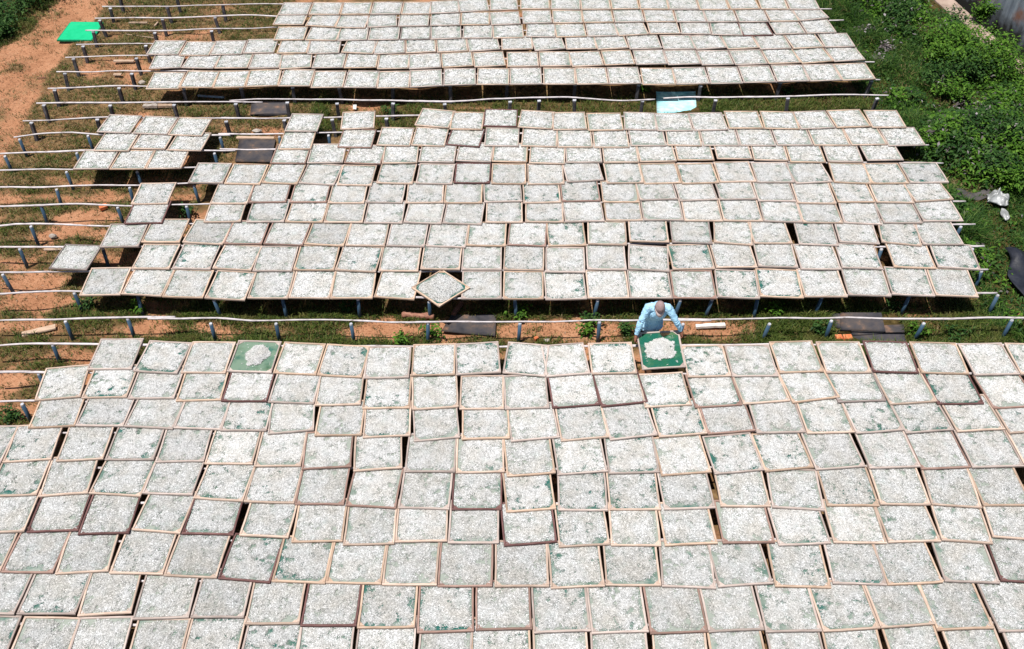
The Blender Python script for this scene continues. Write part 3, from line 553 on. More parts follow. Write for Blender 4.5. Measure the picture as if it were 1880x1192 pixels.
def fish_mesh(seed, want=4200, dens=.95, mode='flat', ls=1.0, material=None):
    x, y, z, r = fish_points(seed, want, dens, mode)
    ln = r.uniform(.030, .058, len(x)) * ls; wd = r.uniform(.0062, .0105, len(x)) * ls
    V, T = slivers(x, y, z, ln, wd, r, True)
    return tri_mesh('fish_layer', V, T, [material or FISH])
FISHES = [fish_mesh(500 + i, 7200, d) for i, d in enumerate([1.08, 1.0, 1.04, .92, 1.0, .86, .96, 1.1, .9, 1.02, .82, .98, 1.05, .88, .94, .84, 1.03, .9])]


def hang_parts(e, wdt, flag, far_brace, fish, net, rr):
    if flag == '': flag = rr.choice(('', '', 'x', 'x', 'y'))
    sx = wdt / L0; R_ = RAILS[flag]; ye = L0 / 2 - RW / 2; xe = wdt / 2 - RW / 2
    link('rail', rr.choice(R_), e, (0, -ye, 0), (0, 0, rr.choice((0, math.pi))), (sx, 1, 1))
    link('rail', rr.choice(R_), e, (0, ye, 0), (0, 0, rr.choice((0, math.pi))), (sx, 1, 1))
    for s in (-1, 1): link('rail', rr.choice(R_), e, (s * xe, 0, .0008), (0, 0, math.pi / 2 * rr.choice((1, -1))), ((L0 - 2 * RW - .003) / L0, 1, 1))
    link('net', net, e, rot=(0, 0, rr.choice((0, math.pi))), scale=(sx, 1, 1))
    # the fish layer turned by quarter turns and mirrored, so that no two neighbours match
    k = rr.choice((0, 1, 2, 3)) if isinstance(fish, list) else 0
    fm = rr.choice(fish) if isinstance(fish, list) else fish
    mir = rr.choice((1, -1)) if isinstance(fish, list) else 1
    sc = (mir * sx, 1, 1) if k % 2 == 0 else (mir, sx, 1)
    fl = link('fish_layer', fm, e, rot=(0, 0, k * math.pi / 2), scale=sc); fl['kind'] = 'stuff'
    xi = wdt / 2 - RW + .002; yi = L0 / 2 - RW + .002
    cs = [(-xi, -yi, 0), (xi, -yi, math.pi / 2)] + ([(xi, yi, math.pi), (-xi, yi, -math.pi / 2)] if far_brace else [])
    for cx, cy, a in cs: link('corner_brace', BRACE[flag], e, (cx, cy, NETZ + .0025), (0, 0, a))

def pose(mx, my, yaw, flat, rr):
    zf, zn = (.516, .520) if flat else (.516, .559)
    zf += rr.uniform(0, .004); zn += rr.uniform(0, .005)
    loc = (mx - .4 * math.sin(yaw), my + .4 * math.cos(yaw), (zf + zn) / 2)
    return loc, (-(zn - zf) / L0, rr.gauss(0, .003), yaw)

rows_ = {}
for line in TRAYS.strip().split('\n'):
    k, r = line.split(':'); l = []
    for q in r.split('|'):
        v = q.split(); l.append((int(v[0]) / 1e3, int(v[1]) / 1e3, int(v[2]) / 1e3, int(v[3]) / 1e3, v[4] if len(v) > 4 else ''))
    rows_[k] = sorted(l)
rows_['N8'] = [(a, b_ + .09, c, d, f) for a, b_, c, d, f in rows_['N8']]
WN = {'': 'pale wooden', 'd': 'dark red wooden', 'b': 'brown wooden', 'g': 'grey wooden', 'h': 'pale wooden'}
SPECIAL = {('M4', 0): 'pale wooden fish tray left of middle rack, upper one of an isolated pair',
           ('M5', 0): 'dark red wooden fish tray left of middle rack, lower one of an isolated pair',
           ('M7', 0): 'grey wooden fish tray lying alone, leftmost of the middle rack',
           ('M8', 0): 'pale wooden fish tray at front left corner of the middle rack'}
FLAT = ('T5', 'M8', 'N8'); FAR = []
HEAP = fish_mesh(900, 3600, 1, (.04, .04, .19, .27, 2.0), material=FISH_HEAP)
NET_H = net_mesh(77, NET_FADED)
DIM_STEPS = [FISH, FISH_MID, FISH_PALE_GREY, FISH_GREY]; LEVEL = {'N2': 1, 'N3': 1, 'N4': 2, 'N5': 2, 'N6': 3, 'N7': 3, 'N8': 3}  # front rows greyed to imitate light falloff, partly truly greyer fish
for k, l in rows_.items():
    single = k[0] == 'N' or k in ('M3', 'M4', 'M5', 'M6', 'M7', 'M8')
    bed = {'N': 'near rack', 'M': 'middle rack'}.get(k[0]); ri = int(k[1])
    for i, (mx, my, yaw, wdt, flag) in enumerate(l):
        rr = random.Random(k + str(i)); loc, rot = pose(mx, my, yaw, k in FLAT, rr)
        if not single: FAR.append((loc, rot, wdt, flag)); continue
        e = empty('drying_tray', loc, rot)
        heap = flag == 'h'
        hang_parts(e, wdt, '' if heap else flag, k == 'N0', HEAP if heap else FISHES, NET_H if heap else rr.choice(NETS), rr)
        lv = LEVEL.get(k, 0) + (rr.choice((-1, 1)) if rr.random() < .22 else 0)
        if not heap:
            fo = next(c_ for c_ in e.children if c_.name.startswith('fish_layer')); fo.material_slots[0].link = 'OBJECT'; fo.material_slots[0].material = DIM_STEPS[min(3, max(0, lv))]
        lab = SPECIAL.get((k, i)) or ('pale wooden green-netted tray with a loose heap of fish, back row of near rack' if heap else
              '%s fish tray, %s from left in %s row from back, %s' % (WN[flag], ORD[i], ORD[ri], bed))
        tag(e, lab, 'tray', 'fish trays on the drying racks')

# a tray laid cornerwise over the front edge of the middle rack
rr = random.Random(5); e = empty('drying_tray', (-1.400, 13.475, .5480), Euler((-.055, 0, math.radians(45))))
e.rotation_euler = (Matrix.Rotation(-.055, 3, 'X') @ Matrix.Rotation(math.radians(45), 3, 'Z')).to_euler()
hang_parts(e, .785, '', True, fish_mesh(901, 4600, 1.1, (0.0, 0.0, .335, .335, 5)), NETS[0], rr)
tag(e, 'pale wooden fish tray turned cornerwise like a diamond over the front of middle rack', 'tray', 'fish trays on the drying racks')

# the tray in the worker's hands
BLc, BRc, TRc, TLc = (Vector(q) for q in ((2.244, 11.317, .600), (2.986, 11.336, .600), (2.903, 12.144, .735), (2.139, 12.084, .690)))
ex = ((BRc - BLc) + (TRc - TLc)).normalized(); ey = (TLc + TRc - BLc - BRc); ey = (ey - ex * ey.dot(ex)).normalized(); ez = ex.cross(ey)
HM = Matrix((ex, ey, ez)).transposed()
e = empty('drying_tray', (BLc + BRc + TRc + TLc) / 4, HM.to_euler())
hang_parts(e, .765, '', True, fish_mesh(905, 4000, 1, (-.015, .02, .265, .225, 2.3), material=FISH_HEAP), net_mesh(78, NET_CLEAN), random.Random(9))
tag(e, 'pale wooden tray with green net and a heap of fish, held by the worker', 'tray', 'fish trays on the drying racks')
HELD = e

# the far trays, past the three hundred that show largest: one object
VV, TT, MI = [], [], []; off = 0; wl = list(WOODS)
def boxv(cx, cy, sx, sy, h):
    return np.array([[cx + a * sx / 2, cy + b_ * sy / 2, c * h] for c in (0, 1) for a, b_ in ((-1, -1), (1, -1), (1, 1), (-1, 1))])
BT = np.array([[4, 5, 6], [4, 6, 7], [0, 1, 5], [0, 5, 4], [1, 2, 6], [1, 6, 5], [2, 3, 7], [2, 7, 6], [3, 0, 4], [3, 4, 7], [0, 2, 1], [0, 3, 2]])
for ti, (loc, rot, wdt, flag) in enumerate(FAR):
    Mt = np.array(Euler(rot).to_matrix()); lo = np.array(loc); sx = wdt / L0
    def put(V, T, mi):
        global off
        VV.append(V @ Mt.T + lo); TT.append(T + off); MI.append(np.full(len(T), mi)); off += len(V)
    wi = wl.index(flag or random.choice(('', '', 'x', 'x', 'y')))
    for s in (-1, 1):
        put(boxv(0, s * (L0 / 2 - RW / 2), wdt, RW * random.uniform(.85, 1.05), RH), BT, wi)
        put(boxv(s * (wdt / 2 - RW / 2), 0, RW * random.uniform(.85, 1.05), L0 - 2 * RW - .003, RH * 1.02), BT, wi)
    hx, hy = wdt / 2 - RW + .002, L0 / 2 - RW + .002
    put(np.array([[-hx, -hy, NETZ], [hx, -hy, NETZ], [hx, hy, NETZ], [-hx, hy, NETZ]]), np.array([[0, 1, 2], [0, 2, 3]]), len(wl))
    x, y, z, r = fish_points(2000 + ti, 1900, random.uniform(.9, 1.12))
    V, T = slivers(x * sx, y, z, r.uniform(.045, .078, len(x)), r.uniform(.012, .020, len(x)), r, True)
    put(V, T, len(wl) + 1)
me = tri_mesh('far_drying_trays', np.concatenate(VV), np.concatenate(TT), [WOODS[k] for k in wl] + [NET, FISH], np.concatenate(MI))
tag(link('far_drying_trays', me), 'rows of pale wooden fish trays covering the far rack and back of middle rack', 'trays', kind='stuff')

# ================================================================ the worker
def chain(bm, pts, seg=14):
    """tapered round limb through (x, y, z, r) points with rounded ends"""
    P = []
    pts = [Vector(p[:3]).to_4d().xyz.to_tuple() + (p[3],) for p in pts]
    for i in range(len(pts) - 1):
        a, b_ = Vector(pts[i][:3]), Vector(pts[i + 1][:3]); k = max(2, int((b_ - a).length / .02))
        for j in range(k): P.append((a.lerp(b_, j / k), pts[i][3] + (pts[i + 1][3] - pts[i][3]) * j / k))
    P.append((Vector(pts[-1][:3]), pts[-1][3]))
    for c, r in (P[0], P[-1]):
        bmesh.ops.create_uvsphere(bm, u_segments=seg, v_segments=8, radius=r, matrix=Matrix.Translation(c))
    V, T = tube([tuple(p[0]) for p in P], np.array([p[1] for p in P]), seg)
    vs = [bm.verts.new(v) for v in V]
    for t in T:
        try: bm.faces.new([vs[i] for i in t])
        except ValueError: pass
    for c, r in P[1:-1:3]: bmesh.ops.create_icosphere(bm, subdivisions=1, radius=r * .97, matrix=Matrix.Translation(c))

def ball(bm, c, r, rot=None):
    m_ = Matrix.Translation(c) @ (rot.to_4x4() if rot is not None else Matrix.Identity(4)) @ Matrix.Diagonal((*r, 1))
    bmesh.ops.create_uvsphere(bm, u_segments=20, v_segments=14, radius=1, matrix=m_)

def fuse(name, bm, material, voxel, parent, smooth=6, noise_amt=0.0, origin=(0, 0, 0)):
    """fuse overlapping volumes into one continuous skin"""
    me = bm_mesh(name + '_raw', bm, material); ob = bpy.data.objects.new(name + '_raw', me); COL.objects.link(ob)
    md = ob.modifiers.new('r', 'REMESH'); md.mode = 'VOXEL'; md.voxel_size = voxel
    sm = ob.modifiers.new('s', 'SMOOTH'); sm.iterations = smooth; sm.factor = .5
    if noise_amt:
        tx = bpy.data.textures.new(name, 'CLOUDS'); tx.noise_scale = .06
        tx2 = bpy.data.textures.new(name + '_fold', 'STUCCI'); tx2.noise_scale = .09
        d2 = ob.modifiers.new('d2', 'DISPLACE'); d2.texture = tx2; d2.strength = noise_amt * .05; d2.mid_level = .5; d2.texture_coords = 'GLOBAL'
        dm = ob.modifiers.new('d', 'DISPLACE'); dm.texture = tx; dm.strength = noise_amt; dm.mid_level = .5; dm.texture_coords = 'GLOBAL'
    dg = bpy.context.evaluated_depsgraph_get(); res = bpy.data.meshes.new_from_object(ob.evaluated_get(dg)); res.name = name
    bpy.data.objects.remove(ob); res.transform(Matrix.Translation(-Vector(origin)))
    if not res.materials: res.materials.append(material)
    for p in res.polygons: p.use_smooth = True
    return link(name, res, parent)

SKIN = simple('brown_skin', [(.15, .06, .035), (.22, .09, .055), (.27, .12, .075)], 18, .55, (1, 1, 1), .1, .35, 0)
SHIRT = simple('light_blue_cotton', [(.29, .53, .74), (.37, .63, .83), (.45, .70, .87)], 7, .9, (1, 1, 1), .35, .1, 0)
TROUS = simple('dark_trousers', [(.02, .022, .03), (.035, .04, .05)], 9, .9, (1, 1, 1), .3, .1, 0)
CAPMAT = simple('faded_mauve_cap', [(.24, .165, .16), (.31, .22, .215), (.36, .27, .26)], 20, .9, (1, 1, 1), .3, .1, 0)
BRIM = simple('pale_cap_brim', [(.46, .36, .34), (.56, .45, .43)], 20, .9, (1, 1, 1), .2, .1, 0)
HAIR = simple('black_hair', [(.008, .007, .006), (.02, .018, .016)], 30, .6, (1, 1, 1), .3, .4, 0)
NAVY = simple('navy_cloth', [(.015, .035, .16), (.025, .06, .25)], 12, .8, (1, 1, 1), .2, .2, 0)
SHOE = simple('rubber_sandal', [(.02, .02, .02), (.05, .05, .05)], 9, .7)
PB = Vector((2.46, 12.37, 0)); person = empty('person', PB)
tag(person, 'worker in light blue shirt and faded cap bending over a fish tray', 'person')

hipc = Vector((2.455, 12.36, .84)); nb = Vector((2.505, 12.135, 1.335)); hd = Vector((2.507, 12.015, 1.425))
face = Vector((0.02, -.62, -.78)).normalized(); side_ = Vector((1, .02, 0)).normalized(); crown = side_.cross(-face) * -1
crown = face.cross(side_) * -1 if face.cross(side_).z < 0 else face.cross(side_)
HR = Matrix((side_, -face, crown)).transposed()          # local +y = back of head, +z = crown
sh = [Vector((2.335, 12.165, 1.285)), Vector((2.685, 12.155, 1.285))]
el = [Vector((2.225, 12.06, 1.045)), Vector((2.838, 12.045, 1.05))]
# the hands close on the side rails of the held tray
def on_tray(u, v_, h): return HELD.matrix_basis @ Vector((u, v_, h))
gr = [on_tray(-.372, .235, .012), on_tray(.372, .275, .012)]
wr = [gr[0] + Vector((-.030, .055, .085)), gr[1] + Vector((.026, .05, .088))]
bm = bmesh.new()
chain(bm, [(*hipc, .12), (*(hipc + Vector((.01, -.03, .14))), .115), (*(nb + Vector((-.01, .05, -.12))), .12), (*(nb + Vector((0, .01, -.03))), .085)])
chain(bm, [(*(nb + Vector((0, .02, -.04))), .058), (*nb, .054), (*(hd + HR @ Vector((0, .02, -.06))), .052)])
ball(bm, hd + HR @ Vector((0, .012, .02)), (.074, .092, .085), HR); ball(bm, hd + HR @ Vector((0, -.028, -.045)), (.056, .06, .062), HR)
chain(bm, [(*(hd + HR @ Vector((0, -.082, .012))), .010), (*(hd + HR @ Vector((0, -.100, -.016))), .014)], 8)
ball(bm, hd + HR @ Vector((0, -.082, -.050)), (.024, .010, .009), HR); ball(bm, hd + HR @ Vector((0, -.072, -.085)), (.026, .022, .02), HR)
for s in (-1, 1):
    ball(bm, hd + HR @ Vector((s * .078, .012, -.005)), (.012, .022, .034), HR)
    ball(bm, hd + HR @ Vector((s * .030, -.078, .012)), (.014, .010, .009), HR)
    ball(bm, hd + HR @ Vector((s * .032, -.082, .030)), (.022, .010, .007), HR)
for s in (0, 1):
    d = -1 if s == 0 else 1
    chain(bm, [(*sh[s], .055), (*el[s], .042), (*wr[s], .027)])
    ty = (HELD.matrix_basis.to_3x3() @ Vector((0, 1, 0))).normalized(); tz = (HELD.matrix_basis.to_3x3() @ Vector((0, 0, 1))).normalized(); tx = (HELD.matrix_basis.to_3x3() @ Vector((1, 0, 0))).normalized() * d
    pc = gr[s] + tx * .045 + tz * .022
    chain(bm, [(*wr[s], .026), (*(wr[s].lerp(pc, .55)), .029), (*pc, .027)])
    for f in range(4):                                  # four fingers curl under the rail, the thumb over it
        o_ = ty * (.030 - .021 * f); ln = (.9, 1.0, .95, .78)[f]; rad = (.0085, .009, .0085, .0075)[f]
        a = pc + o_ + tx * .006; b1 = a - tz * .034 * ln + tx * .002; b2 = b1 - tz * .012 - tx * .030 * ln; b3 = b2 - tx * .024 * ln + tz * .004
        chain(bm, [(*a, rad * 1.15), (*b1, rad * 1.05), (*b2, rad), (*b3, rad * .85)], 8)
    a = pc + ty * .034 + tz * .004; b1 = a - tx * .022 + tz * .006 - ty * .004; b2 = b1 - tx * .032 - tz * .003
    chain(bm, [(*a, .012), (*b1, .0105), (*b2, .0085)], 8)
ank = [Vector((2.37, 12.43, .07)), Vector((2.55, 12.38, .07))]; kn = [Vector((2.362, 12.37, .47)), Vector((2.548, 12.33, .47))]
for s in (0, 1):
    chain(bm, [(*(hipc + Vector(((-.075, .075)[s], .01, .0))), .085), (*kn[s], .055), (*(kn[s].lerp(ank[s], .35)), .052), (*ank[s], .034)])
    chain(bm, [(*(ank[s] + Vector((0, .03, -.03))), .034), (*(ank[s] + Vector((0, -.09, -.04))), .034), (*(ank[s] + Vector((0, -.16, -.045))), .027)])
fuse('body', bm, SKIN, .0065, person, 2, 0, PB)

bm = bmesh.new()
chain(bm, [(*(hipc + Vector((.0, -.045, -.12))), .158), (*(hipc + Vector((.006, -.03, .16))), .150), (*(nb + Vector((-.012, .065, -.16))), .152), (*(nb + Vector((0, .03, -.06))), .115)])
for s in (-1, 1): chain(bm, [(*(nb + Vector((s * .03, .045, -.07))), .095), (*(sh[(s + 1) // 2] + Vector((0, 0, -.005))), .072)])
for s in (-1, 1): chain(bm, [(*(hipc + Vector((s * .085, -.045, -.12))), .135), (*(hipc + Vector((s * .07, -.02, .05))), .12), (*(nb + Vector((s * .075, .07, -.2))), .115)])
for s in (0, 1):
    cuff = el[s].lerp(wr[s], .90)
    chain(bm, [(*sh[s], .072), (*(sh[s].lerp(el[s], .5)), .063), (*el[s], .056), (*(el[s].lerp(wr[s], .5)), .050), (*cuff, .041)])
shirt = fuse('shirt', bm, SHIRT, .006, person, 3, .034, PB)
bm = bmesh.new()                                        # collar flaps, placket and cuffs
for s in (-1, 1):
    r_ = Matrix.Rotation(s * .55, 3, 'Z') @ Matrix.Rotation(-.6, 3, 'X')
    add_box(bm, nb + Vector((s * .062, -.035, .012)) - PB, (.03, .11, .012), .004, r_)
link('collar', bm_mesh('collar', bm, SHIRT), shirt)
bm = bmesh.new(); add_box(bm, nb + Vector((.012, -.085, -.06)) - PB, (.05, .02, .09), .006, Matrix.Rotation(-.5, 3, 'X')); add_box(bm, nb + Vector((.085, -.078, -.045)) - PB, (.05, .018, .05), .006, Matrix.Rotation(-.5, 3, 'X'))
tag(link('neckerchief', bm_mesh('neckerchief', bm, NAVY), person), 'navy neckerchief')
bm = bmesh.new()
chain(bm, [(*(hipc + Vector((-.05, .01, -.01))), .128), (*(hipc + Vector((.05, .01, -.01))), .128)])
for s in (0, 1): chain(bm, [(*(hipc + Vector(((-.075, .075)[s], .01, -.03))), .105), (*kn[s], .075), (*(ank[s] + Vector((0, 0, .06))), .062)])
fuse('trousers', bm, TROUS, .010, person, 4, .012, PB)
for s in (0, 1):
    bm = bmesh.new(); add_box(bm, ank[s] + Vector((0, -.065, -.072)) - PB, (.095, .27, .024), .01); link('sandal', bm_mesh('sandal', bm, SHOE), person)
bm = bmesh.new()                                        # hair below the cap
ball(bm, hd + HR @ Vector((0, .020, .012)) - PB, (.079, .094, .082), HR)
geom = [v for v in bm.verts if (HR.transposed() @ (v.co - (hd - PB))).y < -.035 or (HR.transposed() @ (v.co - (hd - PB))).z < -.045]
bmesh.ops.delete(bm, geom=geom, context='VERTS'); link('hair', bm_mesh('hair', bm, HAIR, True), person)
bm = bmesh.new()                                        # cap: domed crown with panels, a curved brim, a button
cc = hd + HR @ Vector((0, .012, .03)) - PB
ball(bm, cc, (.088, .106, .092), HR)
loc_ = lambda v_: HR.transposed() @ (v_.co - cc)
bmesh.ops.delete(bm, geom=[v_ for v_ in bm.verts if loc_(v_).z < -.012 - .10 * min(0, loc_(v_).y)], context='VERTS')
cap = link('cap', bm_mesh('cap', bm, CAPMAT, True), person); cap.modifiers.new('t', 'SOLIDIFY').thickness = .004
bm = bmesh.new(); ring = []
for i in range(15):
    a = math.pi * (1.10 + .80 * i / 14); inn = Vector((.086 * math.cos(a), .102 * math.sin(a), -.004)); k = math.sin(math.pi * i / 14)
    out = Vector((.088 * math.cos(a) * (1 + .10 * k), .104 * math.sin(a) - .088 * k, -.012 - .020 * (1 - abs(math.cos(a))) - .018 * abs(math.cos(a))))
    ring.append((bm.verts.new(cc + HR @ inn), bm.verts.new(cc + HR @ out)))
for i in range(14): bm.faces.new((ring[i][0], ring[i + 1][0], ring[i + 1][1], ring[i][1]))
br = link('brim', bm_mesh('brim', bm, BRIM, True), cap); br.modifiers.new('t', 'SOLIDIFY').thickness = .005

# ================================================================ things lying about
def slab(name, poly_, z, th, material, label, cat, group=None, wav=0.0, res=7, seed=1):
    """a thin sheet over a four-cornered outline, slightly uneven, with real thickness"""
    P = [Vector((*p_, 0)) for p_ in poly_]; c = sum(P, Vector()) / 4; f = field(seed, 14, 2, 8); k = res
    V = []; bot = []
    for j in range(k):
        for i in range(k):
            u, v_ = i / (k - 1), j / (k - 1); p_ = P[0].lerp(P[1], u).lerp(P[3].lerp(P[2], u), v_) - c
            V.append((p_.x, p_.y, th + wav * float(f(p_.x, p_.y))))
    I = np.arange(k * k).reshape(k, k); q = np.stack([I[1:, :-1], I[1:, 1:], I[:-1, 1:], I[:-1, :-1]], -1).reshape(-1, 4)
    T = np.concatenate([q[:, [0, 1, 2]], q[:, [0, 2, 3]]]); n_ = k * k
    V2 = [(a, b_, c_ - th) for a, b_, c_ in V]; T2 = T[:, ::-1] + n_
    ringi = np.concatenate([I[0, :-1], I[:-1, -1], I[-1, :0:-1], I[:0:-1, 0]]); r2 = np.roll(ringi, -1)
    S = np.concatenate([np.stack([ringi, ringi + n_, r2], -1), np.stack([r2, ringi + n_, r2 + n_], -1)])
    o = link(name, tri_mesh(name, V + V2, np.concatenate([T, T2, S]), [material]), loc=(c.x, c.y, z))
    return tag(o, label, cat, group)

# bright green net tray lying on the dirt track
gt = empty('net_tray', (-11.975, 24.63, .02), (0, 0, math.radians(-1.5)))
tag(gt, 'bright green empty net tray lying on the orange dirt track', 'tray')
GW = simple('green_painted_wood', [(.0, .22, .10), (.0, .32, .15)], 8, .7)
for (x_, y_, lx, ly) in ((0, -.5, .98, .05), (0, .5, .93, .05)):
    bm = bmesh.new(); add_box(bm, (x_, y_, .02), (lx, ly, .05), .006); link('rail', bm_mesh('rail', bm, GW), gt)
for s in (-1, 1):
    bm = bmesh.new(); add_box(bm, (s * .465, 0, .02), (.05, .948, .05), .006); link('rail', bm_mesh('rail', bm, GW), gt)
nm = link('net', net_mesh(90, NET_NEW), gt, (0, 0, .036), (0, 0, 0), (1.22, 1.34, 1))

slab('plastic_sheet', [(3.594, 21.392), (4.578, 21.371), (4.487, 20.443), (3.495, 20.300)], .03, .006, BLUE, 'pale blue sheet lying in the grass of the aisle behind middle rack', 'sheet', wav=.012)
g_ = 'dark mats on the ground'
slab('rubber_mat', [(-6.551, 20.979), (-5.673, 20.995), (-5.479, 20.378), (-6.470, 20.384)], .02, .012, BOARD, 'dark mat under the overlapping aisle poles behind the middle rack', 'mat', g_, .006, seed=2)
slab('rubber_mat', [(-6.515, 19.315), (-5.655, 19.309), (-5.599, 18.380), (-6.437, 18.404)], .02, .012, BOARD, 'dark soil-stained mat beside a plank, between trays of middle rack', 'mat', g_, .006, seed=3)
slab('rubber_mat', [(-1.211, 13.301), (-.349, 13.285), (-.367, 12.708), (-1.388, 12.851)], .02, .012, BOARD, 'dusty dark mat in the aisle below the diamond-turned tray', 'mat', g_, .006, seed=4)
slab('rubber_mat', [(6.260, 13.298), (7.028, 13.268), (6.972, 12.758), (6.132, 12.821)], .055, .014, BOARD, 'dark mat lying topmost on the pile at right of aisle', 'mat', g_, .006, seed=5)
slab('rubber_mat', [(6.359, 12.92), (7.377, 12.97), (7.337, 12.759), (6.329, 12.679)], .036, .012, BOARD, 'narrow dark mat, middle one of the pile at right of aisle', 'mat', g_, .004, seed=6)
slab('rubber_mat', [(6.334, 12.80), (7.338, 12.84), (7.294, 12.50), (6.320, 12.45)], .016, .012, BOARD, 'dark mat at the bottom of the pile at right of aisle', 'mat', g_, .004, seed=7)
slab('rubber_mat', [(6.028, 13.295), (6.30, 13.293), (6.30, 12.859), (6.044, 12.928)], .020, .012, BOARD, 'small dark mat sticking out left of the pile at right of aisle', 'mat', g_, .004, seed=8)

def brick(loc, rz, label, s=(.13, .09, .06)):
    bm = bmesh.new(); vs = add_box(bm, (0, 0, s[2] / 2), s, .008, jit=.005)
    e_ = link('brick', bm_mesh('brick', bm, BRICK), None, (*loc, .01), (0, 0, rz)); tag(e_, label, 'brick')
brick((6.063, 12.628), .1, 'red-orange brick at left end of the dark mat pile', (.13, .12, .07)); brick((6.230, 12.627), .05, 'pale orange brick touching the dark mat pile', (.16, .12, .07))
brick((.402, 12.635), .6, 'small broken orange brick by the bare soil patch in the aisle', (.08, .07, .06)); brick((-8.940, 16.690), .5, 'orange brick lying alone left of the middle rack', (.17, .13, .08))

def plank(a, b_, wd, th, material, label, cat='plank', z=.03, name='plank', jit=.008):
    a, b_ = Vector((*a, 0)), Vector((*b_, 0)); bm = bmesh.new(); n_ = 6; L_ = (b_ - a).length; ks = []; r = random.Random(label)
    for i in range(n_ + 1):
        x = (i / n_ - .5) * L_; w1 = wd / 2 * r.uniform(.82, 1.05); oy = r.uniform(-jit, jit) * .5
        ks.append([bm.verts.new(p_) for p_ in ((x, oy - w1, 0), (x, oy + w1, 0), (x, oy + w1 * .92, th * r.uniform(.85, 1.1)), (x, oy - w1 * .92, th * r.uniform(.85, 1.1)))])
    for i in range(n_):
        for j in range(4): bm.faces.new((ks[i][j], ks[i][(j + 1) % 4], ks[i + 1][(j + 1) % 4], ks[i + 1][j]))
    bm.faces.new(ks[0]); bm.faces.new(ks[-1][::-1]); c = (a + b_) / 2
    o = link(name, bm_mesh(name, bm, material), None, (c.x, c.y, z), (0, 0, math.atan2(b_.y - a.y, b_.x - a.x)))
    return tag(o, label, cat)
plank((-9.297, 12.780), (-8.733, 12.993), .13, .025, PLANK, 'pale slanted plank on grass at the left end of the near aisle')
plank((-9.75, 15.274), (-9.25, 15.272), .05, .03, PLANK, 'pale strip of wood left of the lone grey tray', z=.02)
plank((3.430, 12.93), (3.990, 12.96), .09, .05, simple('white_board', [(.6, .56, .52), (.75, .72, .69)], 6, .8), 'whitish board lying in the aisle right of the worker')
plank((-6.585, 19.355), (-5.69, 19.33), .10, .03, PLANK, 'pale plank along the back of the soil-stained mat', z=.04)
plank((-10.794, 25.127), (-10.268, 25.122), .07, .03, PLANK, 'pale stick in grass behind the green net tray'); plank((-10.02, 24.93), (-9.983, 25.156), .05, .03, PLANK, 'short stick pointing backward near the back-left posts')
plank((-10.692, 24.473), (-9.866, 24.255), .022, .02, PLANK, 'thin slanting stick in grass right of the green net tray', 'stick'); plank((-10.592, 23.002), (-10.049, 22.998), .10, .03, PLANK, 'pinkish plank in grass left of the far rack')
plank((-10.386, 22.304), (-10.182, 22.303), .10, .03, PLANK, 'short pinkish plank in grass left of the far rack'); plank((-12.318, 22.144), (-12.1, 22.178), .03, .02, LOG, 'small brown twig lying on the dirt track', 'twig')
plank((-9.189, 20.756), (-8.83, 20.765), .13, .06, STONE, 'grey half of the block in the aisle behind middle rack', 'block'); plank((-8.82, 20.762), (-8.468, 20.770), .11, .06, PLANK, 'pale plank end to end with a grey block in the aisle')
plank((-1.02, 13.60), (-1.18, 13.27), .09, .06, LOG, 'broken wood leaning near the dusty mat under the middle rack', 'wood', z=.03)

bm = bmesh.new(); xs_ = np.linspace(-.31, .31, 14); r_ = np.random.default_rng(4)
V, T = tube(np.stack([xs_, .02 * np.sin(xs_ * 6), .065 + .004 * r_.normal(size=14)], -1), .062 + .006 * r_.normal(size=14), 12, .07, 3)
bm.free(); tag(link('log', tri_mesh('log', V, T, [LOG], smooth=False), None, (-1.85, 13.235, .0), (0, 0, -.2)), 'rough reddish log lying behind the aisle pole beside the mat', 'log')
V, T = tube(np.stack([np.linspace(-.34, .34, 8), np.zeros(8), np.full(8, .04)], -1), .03, 12); bm = None
tag(link('pipe', tri_mesh('pipe', V, T, [simple('grey_blue_pipe', [(.2, .26, .32), (.34, .42, .5)], 5, .4)], smooth=True), None, (-7.6, 21.18, .02), (0, 0, -.12)), 'grey-blue pipe lying in shade under the front of far rack', 'pipe')

def lump(name, loc, s, material, label, cat, seed, amt=.25, sub=2, group=None):
    bm = bmesh.new(); bmesh.ops.create_icosphere(bm, subdivisions=sub, radius=1); f, g2 = field(seed, 12, 1.5, 5), field(seed + 1, 12, 1.5, 5)
    for v_ in bm.verts:
        k = 1 + amt * float(f(v_.co.x + v_.co.z, v_.co.y)) * .5 + amt * .5 * float(g2(v_.co.y - v_.co.z, v_.co.x)); v_.co = Vector((v_.co.x * s[0], v_.co.y * s[1], v_.co.z * s[2])) * k
    return tag(link(name, bm_mesh(name, bm, material), None, loc), label, cat, group)
kb = 26; PLASTIC2 = None; ub_ = np.linspace(-1, 1, kb); BX, BY = np.meshgrid(ub_, ub_); bf1, bf2 = field(61, 16, 2, 7), field(62, 16, 5, 14); ea = np.clip(1 - np.maximum(np.abs(BX), np.abs(BY)) ** 3, 0, 1)
BZ = .02 + ea * (.13 - .11 * np.abs(bf1(BX, BY)) + .05 * np.abs(bf2(BX, BY)) + .06 * (BX < -.2)); Ib = np.arange(kb * kb).reshape(kb, kb); qb = np.stack([Ib[:-1, :-1], Ib[:-1, 1:], Ib[1:, 1:], Ib[1:, :-1]], -1).reshape(-1, 4)
o = link('plastic_bag', tri_mesh('plastic_bag', np.stack([BX * .22 * (1 + .12 * bf1(BY * .6, .3)) + .06 * BY, BY * .155 * (1 + .15 * bf1(BX * .6, 2.)) - .05 * BX, BZ + .10], -1), np.concatenate([qb[:, [0, 1, 2]], qb[:, [0, 2, 3]]]), [PLASTIC]), None, (10.5, 16.75, 0)); o.modifiers.new('t', 'SOLIDIFY').thickness = .004
